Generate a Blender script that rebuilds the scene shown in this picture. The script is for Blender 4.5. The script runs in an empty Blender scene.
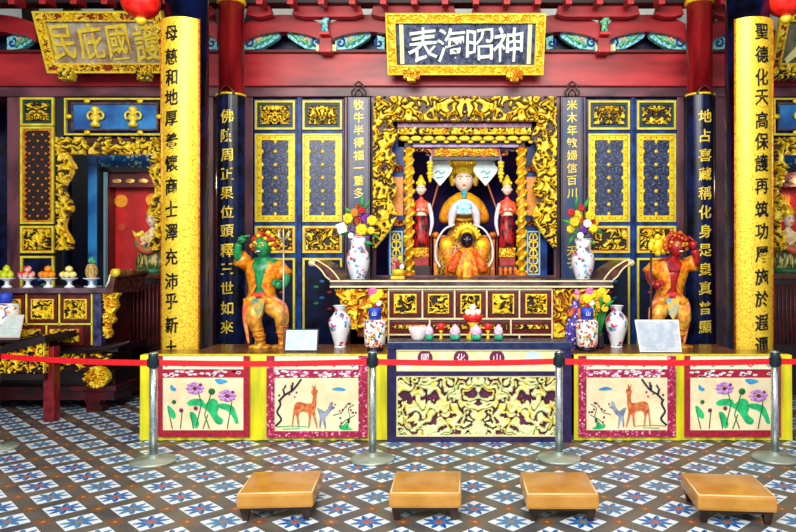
import bpy, bmesh, math, random
from mathutils import Vector, Matrix, noise
PI = math.pi
scene = bpy.context.scene
col = scene.collection
random.seed(7)

# ------------------------------------------------------------------ camera, sky, light, exposure
F = 674.0; CX = 459.5; CY = 263.0; EYE = 1.65
cam_data = bpy.data.cameras.new('camera')
cam_data.sensor_width = 36.0
cam_data.lens = F / 796.0 * 36.0
cam_data.shift_x = (398 - CX) / 796.0
cam_data.shift_y = -(266 - CY) / 796.0
cam_data.clip_end = 100
cam = bpy.data.objects.new('camera', cam_data); col.objects.link(cam)
cam.location = (0, 0, EYE); cam.rotation_euler = (PI / 2, 0, 0)
scene.camera = cam

world = bpy.data.worlds.new('courtyard_sky'); scene.world = world; world.use_nodes = True
wn = world.node_tree.nodes['Background']
wn.inputs[0].default_value = (0.82, 0.92, 1.0, 1); wn.inputs[1].default_value = 0.6

def area(name, loc, target, sx, sy, power, color=(1, 1, 1)):
    l = bpy.data.lights.new(name, 'AREA'); l.shape = 'RECTANGLE'; l.size = sx; l.size_y = sy
    l.energy = power; l.color = color
    o = bpy.data.objects.new(name, l); col.objects.link(o); o.location = loc
    o.rotation_euler = (Vector(target) - Vector(loc)).to_track_quat('-Z', 'Y').to_euler()
    return o
area('courtyard_daylight', (-1.5, -1.5, 5.6), (0.3, 8.0, 1.6), 7.0, 3.0, 640, (1.0, 0.98, 0.93))
area('hall_fill', (0.3, 4.6, 4.9), (0.2, 8.6, 2.4), 5.0, 0.6, 90, (1.0, 0.93, 0.8))  # unseen area fill added above the altar front, no fixture there
def point(name, loc, power, color, size=0.08):
    l = bpy.data.lights.new(name, 'POINT'); l.energy = power; l.color = color; l.shadow_soft_size = size
    o = bpy.data.objects.new(name, l); col.objects.link(o); o.location = loc
point('shrine_fill', (0.06, 8.8, 3.3), 5, (1.0, 0.85, 0.6))  # fill light added inside the niche, hidden behind the frieze
point('side_shrine_light', (-3.95, 8.9, 2.75), 10, (1.0, 0.75, 0.5))  # warm point light inside the left side shrine, no lamp modelled
point('side_shrine_light', (4.55, 8.9, 2.75), 10, (1.0, 0.75, 0.5))  # same point light for the right side shrine

vs = scene.view_settings
scene.display_settings.display_device = 'sRGB'
vs.view_transform = 'Standard'; vs.look = 'None'; vs.exposure = 0.52; vs.gamma = 1.0
vs.use_curve_mapping = False

# ------------------------------------------------------------------ helpers
def X(px, Y): return (px - CX) / F * Y
def Z(py, Y): return EYE - (py - CY) / F * Y
def s2l(c): return tuple((v / 12.92 if v <= 0.04045 else ((v + 0.055) / 1.055) ** 2.4) for v in c)
def hx(h):
    h = h.lstrip('#'); return s2l([int(h[i:i + 2], 16) / 255 for i in (0, 2, 4)])

MATS = {}
def mat(name, c, c2=None, rough=0.5, metal=0.0, scale=12.0, bump=0.0, spec=0.5, th=(0.4, 0.6), emit=0, stretch=None, coat=0):
    if name in MATS: return MATS[name]
    m = bpy.data.materials.new(name); m.use_nodes = True; nt = m.node_tree; b = nt.nodes['Principled BSDF']
    c = hx(c) if isinstance(c, str) else c
    b.inputs['Base Color'].default_value = (*c, 1); b.inputs['Roughness'].default_value = rough
    b.inputs['Metallic'].default_value = metal; b.inputs['Specular IOR Level'].default_value = spec
    b.inputs['Coat Weight'].default_value = coat
    if emit:
        b.inputs['Emission Color'].default_value = (*c, 1); b.inputs['Emission Strength'].default_value = emit
    tc = nt.nodes.new('ShaderNodeTexCoord'); n = nt.nodes.new('ShaderNodeTexNoise')
    n.inputs['Scale'].default_value = scale; n.inputs['Detail'].default_value = 4
    if stretch:
        mp = nt.nodes.new('ShaderNodeMapping'); mp.inputs['Scale'].default_value = stretch
        nt.links.new(tc.outputs['Object'], mp.inputs[0]); nt.links.new(mp.outputs[0], n.inputs['Vector'])
    else: nt.links.new(tc.outputs['Object'], n.inputs['Vector'])
    if c2 is not None:
        c2 = hx(c2) if isinstance(c2, str) else c2
        r = nt.nodes.new('ShaderNodeValToRGB'); r.color_ramp.elements[0].position = th[0]; r.color_ramp.elements[1].position = th[1]
        r.color_ramp.elements[0].color = (*c, 1); r.color_ramp.elements[1].color = (*c2, 1)
        nt.links.new(n.outputs['Fac'], r.inputs[0]); nt.links.new(r.outputs[0], b.inputs['Base Color'])
    if bump:
        bp = nt.nodes.new('ShaderNodeBump'); bp.inputs['Strength'].default_value = bump; bp.inputs['Distance'].default_value = 0.02
        nt.links.new(n.outputs['Fac'], bp.inputs['Height']); nt.links.new(bp.outputs[0], b.inputs['Normal'])
    MATS[name] = m; return m

def spots(name, base, cols, scale=14.0, lim=0.5, mscale=5.0, mth=0.5, rough=0.25, bump=0):
    """coloured painted blotches on a plain ground (porcelain painting, printed cloth)"""
    if name in MATS: return MATS[name]
    m = bpy.data.materials.new(name); m.use_nodes = True; nt = m.node_tree; b = nt.nodes['Principled BSDF']; L = nt.links.new
    b.inputs['Roughness'].default_value = rough
    tc = nt.nodes.new('ShaderNodeTexCoord'); v = nt.nodes.new('ShaderNodeTexVoronoi'); v.inputs['Scale'].default_value = scale
    L(tc.outputs['Object'], v.inputs['Vector'])
    sep = nt.nodes.new('ShaderNodeSeparateColor'); L(v.outputs['Color'], sep.inputs[0])
    r = nt.nodes.new('ShaderNodeValToRGB'); r.color_ramp.interpolation = 'CONSTANT'
    els = r.color_ramp.elements
    while len(els) < len(cols): els.new(0.5)
    for i, c in enumerate(cols):
        els[i].position = i / len(cols); els[i].color = (*hx(c), 1)
    L(sep.outputs[0], r.inputs[0])
    lt = nt.nodes.new('ShaderNodeMath'); lt.operation = 'LESS_THAN'; lt.inputs[1].default_value = lim; L(v.outputs['Distance'], lt.inputs[0])
    n = nt.nodes.new('ShaderNodeTexNoise'); n.inputs['Scale'].default_value = mscale; L(tc.outputs['Object'], n.inputs['Vector'])
    gt = nt.nodes.new('ShaderNodeMath'); gt.operation = 'GREATER_THAN'; gt.inputs[1].default_value = mth; L(n.outputs['Fac'], gt.inputs[0])
    mu = nt.nodes.new('ShaderNodeMath'); mu.operation = 'MULTIPLY'; L(lt.outputs[0], mu.inputs[0]); L(gt.outputs[0], mu.inputs[1])
    mx = nt.nodes.new('ShaderNodeMix'); mx.data_type = 'RGBA'; mx.inputs[6].default_value = (*hx(base), 1)
    L(mu.outputs[0], mx.inputs[0]); L(r.outputs[0], mx.inputs[7]); L(mx.outputs[2], b.inputs['Base Color'])
    MATS[name] = m; return m

GOLD = mat('gilding', '#fbdc20', '#eaa412', rough=0.34, metal=0.2, scale=22, th=(0.46, 0.72))
GOLD2 = mat('orange gilding', '#e89a1c', '#c4560f', rough=0.4, metal=0.25, scale=25)
PGOLD = mat('pale gilding', '#fbe44a', '#f0c522', rough=0.4, metal=0.15, scale=20)
YEDGE = mat('yellow painted edge', '#eee23c', '#d9c030', rough=0.4, scale=10)
BLACK = mat('black lacquer', '#050508', '#0c0c12', rough=0.22, scale=6)
DARKG = mat('dark carved ground', '#12070a', '#2a0a0c', rough=0.5)
NAVY = mat('navy lacquer', '#060918', '#0e1a46', rough=0.25, scale=5, spec=0.3)
BLUE = mat('blue lacquer', '#0a1e50', '#16489c', rough=0.35, scale=6, spec=0.25)
SKYB = mat('sky blue panel', '#0f4f96', '#2c84c8', rough=0.3, scale=3)
MAUVE = mat('aged mauve lacquer', '#3c1c2a', '#74404c', rough=0.4, scale=5, stretch=(1, 1, 0.3))
MAUVEH = mat('aged mauve lacquer rail', '#4c2430', '#7e4450', rough=0.4, scale=5, stretch=(0.3, 1, 1))
REDB = mat('red lacquer beam', '#840a16', '#cc3038', rough=0.38, scale=3, stretch=(0.35, 1, 1.6), th=(0.35, 0.7))
REDP = mat('red lacquer pillar', '#5c0a10', '#941c22', rough=0.25, scale=4, stretch=(1, 1, 0.2))
RED = mat('bright red', '#e01414', '#f02a1c', rough=0.35)
DKRED = mat('dark red wood', '#2c060a', '#541018', rough=0.3, scale=6)
MAROON = mat('maroon panel wood', '#2c080c', '#4c0e12', rough=0.3, scale=8)
CREAM = mat('cream paint', '#f2e6b4', '#e0d49a', rough=0.5)
WHITE = mat('white glaze', '#f4f6fa', '#e6ecf4', rough=0.15)
STEEL = mat('polished steel', '#b4c0c4', '#d8e0e0', rough=0.22, metal=0.85)
WOODT = mat('brown table wood', '#5c3420', '#8c5830', rough=0.22, scale=5, stretch=(0.4, 3, 1))
YCLOTH = mat('yellow satin', '#e8dc08', '#c8c41c', rough=0.45, scale=6, stretch=(3, 1, 0.4))
GREENS = mat('green body paint', '#0c6a3c', '#189858', rough=0.3, scale=14)
REDS = mat('red body paint', '#7c1018', '#b41c20', rough=0.3, scale=14)
SKINW = mat('pale painted face', '#fbe0cc', '#f4d0b8', rough=0.35)
DARKHAIR = mat('black paint', '#0a0608', rough=0.4)
LEAF = mat('leaf green', '#10702c', '#2c9c3c', rough=0.5)

class MB:
    def __init__(s): s.v = []; s.f = []; s.m = []; s.sm = []; s.M = None
    def add(s, vs_, fs, mi=0, smooth=False):
        o = len(s.v)
        s.v += [tuple(s.M @ Vector(p)) for p in vs_] if s.M else [tuple(p) for p in vs_]
        for f in fs: s.f.append(tuple(i + o for i in f)); s.m.append(mi); s.sm.append(smooth)
        return s
    def box(s, x0, x1, y0, y1, z0, z1, mi=0, ch=0.0):
        x0, x1 = min(x0, x1), max(x0, x1); y0, y1 = min(y0, y1), max(y0, y1); z0, z1 = min(z0, z1), max(z0, z1)
        if ch <= 0:
            vs_ = [(x0, y0, z0), (x1, y0, z0), (x1, y1, z0), (x0, y1, z0), (x0, y0, z1), (x1, y0, z1), (x1, y1, z1), (x0, y1, z1)]
            return s.add(vs_, [(0, 3, 2, 1), (4, 5, 6, 7), (0, 1, 5, 4), (1, 2, 6, 5), (2, 3, 7, 6), (3, 0, 4, 7)], mi)
        bm = bmesh.new(); bmesh.ops.create_cube(bm, size=1)
        for v in bm.verts: v.co = Vector(((x0 + x1) / 2 + v.co.x * (x1 - x0), (y0 + y1) / 2 + v.co.y * (y1 - y0), (z0 + z1) / 2 + v.co.z * (z1 - z0)))
        bmesh.ops.bevel(bm, geom=bm.edges[:], offset=ch, segments=2, profile=0.6, affect='EDGES')
        return s.bm(bm, mi)
    def bm(s, bm, mi=0, smooth=False):
        bm.verts.index_update()
        s.add([v.co[:] for v in bm.verts], [tuple(v.index for v in f.verts) for f in bm.faces], mi, smooth); bm.free(); return s
    def frame(s, x0, x1, z0, z1, y0, y1, w, mi=0, wz=None):
        wz = wz or w
        s.box(x0, x1, y0, y1, z0, z0 + wz, mi); s.box(x0, x1, y0, y1, z1 - wz, z1, mi)
        s.box(x0, x0 + w, y0, y1, z0 + wz, z1 - wz, mi); s.box(x1 - w, x1, y0, y1, z0 + wz, z1 - wz, mi); return s
    def loft(s, rings, mi=0, caps=True, smooth=True, close=True):
        n = len(rings[0]); vs_ = [p for r in rings for p in r]; fs = []
        for k in range(len(rings) - 1):
            for i in range(n if close else n - 1):
                j = (i + 1) % n; fs.append((k * n + i, k * n + j, (k + 1) * n + j, (k + 1) * n + i))
        if caps and close: fs.append(tuple(range(n - 1, -1, -1))); fs.append(tuple(range((len(rings) - 1) * n, len(rings) * n)))
        return s.add(vs_, fs, mi, smooth)
    def lathe(s, cx, cy, prof, seg=20, mi=0, ry=1.0):
        return s.loft([[(cx + r * math.cos(2 * PI * i / seg), cy + ry * r * math.sin(2 * PI * i / seg), z) for i in range(seg)] for r, z in prof], mi)
    def rob(s, rings, seg=20, mi=0, fold=0.0, nf=9):
        """draped body: rings of (cx, cy, z, rx, ry)"""
        out = []
        for k, (cx, cy, z, rx, ry) in enumerate(rings):
            fa = fold * (1 - k / max(1, len(rings) - 1))
            out.append([(cx + rx * (1 + fa * math.cos(nf * 2 * PI * i / seg)) * math.cos(2 * PI * i / seg), cy + ry * (1 + fa * math.cos(nf * 2 * PI * i / seg)) * math.sin(2 * PI * i / seg), z) for i in range(seg)])
        return s.loft(out, mi)
    def tube(s, pts, r, seg=8, mi=0, flat=1.0):
        pts = [Vector(p) for p in pts]; rs = list(r) if isinstance(r, (list, tuple)) else [r] * len(pts); rings = []
        if 4 <= len(pts) <= 9:
            np_, nr = [], []
            for k in range(len(pts) - 1):
                a, b, c, d = pts[max(k - 1, 0)], pts[k], pts[k + 1], pts[min(k + 2, len(pts) - 1)]
                for t in (0, .25, .5, .75):
                    np_.append(0.5 * (2 * b + (c - a) * t + (2 * a - 5 * b + 4 * c - d) * t * t + (3 * b - a - 3 * c + d) * t ** 3)); nr.append(rs[k] + (rs[k + 1] - rs[k]) * t)
            pts = np_ + [pts[-1]]; rs = nr + [rs[-1]]
        up0 = Vector((0, 1, 0.01))
        for k, p in enumerate(pts):
            d = (pts[min(k + 1, len(pts) - 1)] - pts[max(k - 1, 0)])
            if d.length < 1e-6: d = Vector((0, 0, 1))
            d.normalize(); a = d.cross(up0)
            if a.length < 1e-3: a = d.cross(Vector((1, 0, 0)))
            a.normalize(); b = d.cross(a)
            rings.append([tuple(p + a * (rs[k] * math.cos(2 * PI * i / seg)) + b * (rs[k] * flat * math.sin(2 * PI * i / seg))) for i in range(seg)])
        return s.loft(rings, mi)
    def ell(s, c, r, mi=0, u=12, v=8):
        if not isinstance(r, (tuple, list)): r = (r, r, r)
        bm = bmesh.new(); bmesh.ops.create_uvsphere(bm, u_segments=u, v_segments=v, radius=1)
        for q in bm.verts: q.co = Vector((c[0] + q.co.x * r[0], c[1] + q.co.y * r[1], c[2] + q.co.z * r[2]))
        return s.bm(bm, mi, True)
    def prism(s, poly, y0, y1, mi=0):
        """polygon in x,z extruded along y"""
        n = len(poly)
        return s.add([(x, y0, z) for x, z in poly] + [(x, y1, z) for x, z in poly],
                     [tuple(range(n)), tuple(range(2 * n - 1, n - 1, -1))] + [(i, i + n, (i + 1) % n + n, (i + 1) % n) for i in range(n)], mi)
    def build(s, name, mats, parent=None, label=None):
        if not isinstance(mats, (list, tuple)): mats = [mats]
        me = bpy.data.meshes.new(name)
        if parent is not None:
            org = Vector(parent['_o'])
            loc = (0, 0, 0)
        else:
            xs = [p[0] for p in s.v]; ys = [p[1] for p in s.v]; zs = [p[2] for p in s.v]
            org = Vector(((min(xs) + max(xs)) / 2, (min(ys) + max(ys)) / 2, min(zs))); loc = org
        me.from_pydata([tuple(Vector(p) - org) for p in s.v], [], s.f)
        for m in mats: me.materials.append(m)
        me.polygons.foreach_set('material_index', s.m); me.polygons.foreach_set('use_smooth', s.sm)
        bm = bmesh.new(); bm.from_mesh(me); bmesh.ops.recalc_face_normals(bm, faces=bm.faces[:]); bm.to_mesh(me); bm.free()
        me.update()
        o = bpy.data.objects.new(name, me); col.objects.link(o); o.location = loc; o['_o'] = tuple(org)
        if parent is not None: o.parent = parent
        if label: o['label'] = label
        return o

def tag(o, label, cat, group=None):
    o['label'] = label; o['category'] = cat
    if group: o['group'] = group
    return o
def thing(name, label, cat, loc, group=None):
    o = bpy.data.objects.new(name, None); o.empty_display_size = 0.1; col.objects.link(o); o.location = loc; o['_o'] = tuple(loc)
    return tag(o, label, cat, group)
def struct(name, mb, m):
    o = mb.build(name, m); o['kind'] = 'structure'; return o
def copy_tree(o, parent=None):
    c = o.copy(); col.objects.link(c); c.parent = parent
    for ch in list(o.children): copy_tree(ch, c)
    return c

def cnoise(x, z, sc, seed):
    a = noise.noise(Vector((x * sc, z * sc, seed))); b = noise.noise(Vector((x * sc + 7.3, z * sc - 3.1, seed + 5)))
    n = noise.noise(Vector((x * sc + 1.1 * a, z * sc + 1.1 * b, seed + 9)))
    return math.sin(n * 10.0 + seed)
def carve(name, x0, x1, z0, z1, Y, mats, parent=None, depth=0.025, cell=0.008, sc=7.0, th=-0.15, seed=0.0, sym=False, mask=None, back=0.02, label=None, asmb=False, fn=None):
    """one solid carved relief panel: ground mats[0], raised carving mats[1] (and mats[2] in patches)"""
    cell = min(cell, 0.009); sc = sc * 1.75
    nx = max(3, int((x1 - x0) / cell)); nz = max(3, int((z1 - z0) / cell)); cx = (x0 + x1) / 2
    H = {}; vs_ = []; idx = {}
    def h(i, j):
        x = x0 + (x1 - x0) * i / nx; z = z0 + (z1 - z0) * j / nz
        xx = abs(x - cx) if sym else x
        if sym and abs(x - cx) < 0.001: xx = 0
        f = fn(x, z) if fn else cnoise(xx + seed * 3.7, z, sc, seed)
        return x, z, f
    for j in range(nz + 1):
        for i in range(nx + 1): H[i, j] = h(i, j)
    keep = {}
    for j in range(nz):
        for i in range(nx):
            xm = (H[i, j][0] + H[i + 1, j][0]) / 2; zm = (H[i, j][1] + H[i, j + 1][1]) / 2
            keep[i, j] = True if mask is None else mask((xm - x0) / (x1 - x0), (zm - z0) / (z1 - z0))
    def fv(i, j):
        if (i, j, 0) not in idx:
            x, z, f = H[i, j]; t = max(0, min(1, (f - th + 0.25) / 0.5)); t = t * t * (3 - 2 * t)
            t += 0.35 * max(0, f) * t
            idx[i, j, 0] = len(vs_); vs_.append((x, Y - depth * t, z))
        return idx[i, j, 0]
    def bv(i, j):
        if (i, j, 1) not in idx: idx[i, j, 1] = len(vs_); vs_.append((H[i, j][0], Y + back, H[i, j][1]))
        return idx[i, j, 1]
    mb = MB()
    fs = []; ms = []
    for (i, j), k in keep.items():
        if not k: continue
        f = (H[i, j][2] + H[i + 1, j][2] + H[i, j + 1][2] + H[i + 1, j + 1][2]) / 4
        mi = 0 if f < th else 1
        if mi and len(mats) > 2:
            x, z = H[i, j][0], H[i, j][1]
            xx = abs(x - cx) if sym else x
            n2 = noise.noise(Vector((xx * 14, z * 14, seed + 31)))
            if n2 > 0.18: mi = 2
            elif len(mats) > 3 and n2 < -0.22: mi = 3
        fs.append((fv(i, j), fv(i + 1, j), fv(i + 1, j + 1), fv(i, j + 1))); ms.append(mi)
        fs.append((bv(i, j + 1), bv(i + 1, j + 1), bv(i + 1, j), bv(i, j))); ms.append(0)
        for di, dj, a, b in ((-1, 0, (i, j), (i, j + 1)), (1, 0, (i + 1, j + 1), (i + 1, j)), (0, -1, (i + 1, j), (i, j)), (0, 1, (i, j + 1), (i + 1, j + 1))):
            if not keep.get((i + di, j + dj), False):
                fs.append((fv(*a), fv(*b), bv(*b), bv(*a))); ms.append(mi)
    mb.v = vs_; mb.f = fs; mb.m = ms; mb.sm = [False] * len(fs)
    if asmb: return mb
    return mb.build(name, mats, parent, label)

CHC = {}
def glyph(ch, size, ext=0.006, off=0.012):
    key = (ch, round(size, 4), ext, off)
    if key not in CHC:
        cu = bpy.data.curves.new('g', 'FONT'); cu.body = ch; cu.size = 1.0; cu.align_x = 'CENTER'; cu.resolution_u = 2; cu.offset = off
        o = bpy.data.objects.new('g', cu); me = bpy.data.meshes.new_from_object(o)
        V = [tuple(v.co) for v in me.vertices]; Fc = [tuple(p.vertices) for p in me.polygons]
        bpy.data.objects.remove(o); bpy.data.meshes.remove(me); bpy.data.curves.remove(cu)
        if V:
            xs = [v[0] for v in V]; ys = [v[1] for v in V]; cxx = (min(xs) + max(xs)) / 2; cyy = (min(ys) + max(ys)) / 2
            V = [((x - cxx), (y - cyy)) for x, y, z in V]
        CHC[key] = (V, Fc)
    V, Fc = CHC[key]
    from collections import Counter
    e = Counter(); 
    for f in Fc:
        for a, b in zip(f, f[1:] + f[:1]): e[(a, b)] += 1
    n = len(V); fs = list(Fc) + [tuple(i + n for i in reversed(f)) for f in Fc]
    for (a, b) in e:
        if (b, a) not in e: fs.append((a, a + n, b + n, b))
    return [(x * size, y * size, 0.0) for x, y in V] + [(x * size, y * size, -ext) for x, y in V], fs
def put_glyph(mb, ch, cx, cz, Y, size, mi=0, ext=0.008, off=0.012, wid=1.0, hei=1.0, mapf=None):
    V, fs = glyph(ch, size, ext, off)
    V = [(x + .045 * size * noise.noise(Vector((x / size * 3, y / size * 3, ord(ch) * .37))), y + .06 * size * noise.noise(Vector((x / size * 3, y / size * 3, ord(ch) * .37 + 9))) + .06 * x, d) for x, y, d in V]
    if mapf: vs_ = [mapf(x * wid, y * hei, d) for x, y, d in V]
    else: vs_ = [(cx + x * wid, Y - ext - d - ext, cz + y * hei) if False else (cx + x * wid, Y - (ext + d), cz + y * hei) for x, y, d in V]
    mb.add(vs_, fs, mi)

def skin(joints, edges, root, sub=1):
    """one continuous body grown along a skeleton; joints: name -> (x, y, z, r)"""
    names = [root] + [k for k in joints if k != root]; ix = {k: i for i, k in enumerate(names)}
    me = bpy.data.meshes.new('s'); me.from_pydata([joints[k][:3] for k in names], [(ix[a], ix[b]) for a, b in edges], [])
    o = bpy.data.objects.new('s', me); col.objects.link(o)
    md = o.modifiers.new('skin', 'SKIN'); md.use_smooth_shade = True
    sv = me.skin_vertices[0].data
    for k in names: sv[ix[k]].radius = (joints[k][3], joints[k][3])
    sv[0].use_root = True
    if sub:
        m2 = o.modifiers.new('sub', 'SUBSURF'); m2.levels = sub; m2.render_levels = sub
    dg = bpy.context.evaluated_depsgraph_get(); ev = o.evaluated_get(dg); m = bpy.data.meshes.new_from_object(ev)
    mb = MB(); mb.add([v.co[:] for v in m.vertices], [tuple(p.vertices) for p in m.polygons], 0, True)
    bpy.data.objects.remove(o); bpy.data.meshes.remove(m); bpy.data.meshes.remove(me)
    return mb

def head_mesh(c, s, yaw=0.0, tilt=0.0, jaw=1.0, nose=1.0):
    """sculpted head, s = half height; faces -Y. Returns an MB."""
    bm = bmesh.new(); bmesh.ops.create_uvsphere(bm, u_segments=20, v_segments=16, radius=1)
    for v in bm.verts:
        x, y, z = v.co
        w = 0.83 * (1 - 0.22 * max(0, -z) ** 1.5); yy = y * (0.88 if y < 0 else 0.95)
        if y < 0:
            fx = math.exp(-(x / 0.16) ** 2)
            yy -= 0.24 * nose * fx * math.exp(-((z + 0.08) / 0.16) ** 2)
            yy -= 0.08 * math.exp(-((z - 0.28) / 0.1) ** 2) * math.exp(-(x / 0.5) ** 2)
            yy += 0.10 * math.exp(-((abs(x) - 0.32) / 0.14) ** 2) * math.exp(-((z - 0.1) / 0.12) ** 2)
            yy -= 0.10 * jaw * math.exp(-(x / 0.25) ** 2) * math.exp(-((z + 0.8) / 0.2) ** 2)
            yy -= 0.07 * math.exp(-(x / 0.22) ** 2) * math.exp(-((z + 0.42) / 0.1) ** 2)
        v.co = Vector((x * w, yy, z))
    mb = MB(); mb.bm(bm, 0, True)
    for sx in (-1, 1): mb.ell((sx * 0.84, 0.05, 0.02), (0.1, 0.16, 0.24), 0, 8, 6)
    R = Matrix.Translation(Vector(c)) @ Matrix.Rotation(yaw, 4, 'Z') @ Matrix.Rotation(tilt, 4, 'X') @ Matrix.Scale(s, 4)
    mb.v = [tuple(R @ Vector(p)) for p in mb.v]
    return mb, R
def face_parts(root, R, eye=WHITE, pup=DARKHAIR, lip=RED, brow=DARKHAIR, teeth=False, big=1.0):
    for sx in (-1, 1):
        e = MB(); e.M = R; e.ell((sx * 0.3, -0.8, 0.1), (0.15 * big, 0.08, 0.085 * big)); eo = e.build('eye', eye, root)
        p = MB(); p.M = R; p.ell((sx * 0.3, -0.87, 0.1), (0.06 * big, 0.03, 0.06 * big)); p.build('pupil', pup, eo)
        b = MB(); b.M = R; b.tube([(sx * 0.12, -0.93, 0.26), (sx * 0.32, -0.92, 0.36), (sx * 0.5, -0.78, 0.3)], 0.04 * big, 6); b.build('eyebrow', brow, root)
    m = MB(); m.M = R; m.ell((0, -0.88, -0.44), (0.22 * big, 0.07, 0.07 * big)); mo = m.build('mouth', lip, root)
    if teeth:
        t = MB(); t.M = R; t.ell((0, -0.94, -0.44), (0.17 * big, 0.04, 0.045 * big)); t.build('teeth', WHITE, mo)

def hand(root, c, d, s, m, label=None, palm=(0, -1, 0), curl=0.6):
    """palm and five unequal bent fingers; c wrist, d pointing direction, s hand length"""
    d = Vector(d).normalized(); pn = Vector(palm); pn = (pn - d * pn.dot(d)).normalized(); side = d.cross(pn)
    c = Vector(c); mb = MB()
    mb.tube([c, c + d * s * 0.25, c + d * s * 0.5], [s * 0.16, s * 0.24, s * 0.22], 8, 0)
    for k, ln in enumerate((0.40, 0.48, 0.44, 0.34)):
        b = c + d * s * 0.46 + side * s * (-0.17 + 0.115 * k)
        a1 = curl * 0.5; a2 = curl * 1.3
        p1 = b + (d * math.cos(a1) + pn * math.sin(a1)) * s * ln * 0.5
        p2 = p1 + (d * math.cos(a2) + pn * math.sin(a2)) * s * ln * 0.5
        mb.tube([b, p1, p2], [s * 0.07, s * 0.062, s * 0.045], 6, 0)
    b = c + d * s * 0.12 - side * s * 0.15; p1 = b + (d * 0.6 - side * 0.7).normalized() * s * 0.25; p2 = p1 + (d * 0.8 + pn * curl).normalized() * s * 0.2
    mb.tube([b, p1, p2], [s * 0.085, s * 0.07, s * 0.05], 6, 0)
    return mb.build('hand', m, root, label)

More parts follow.
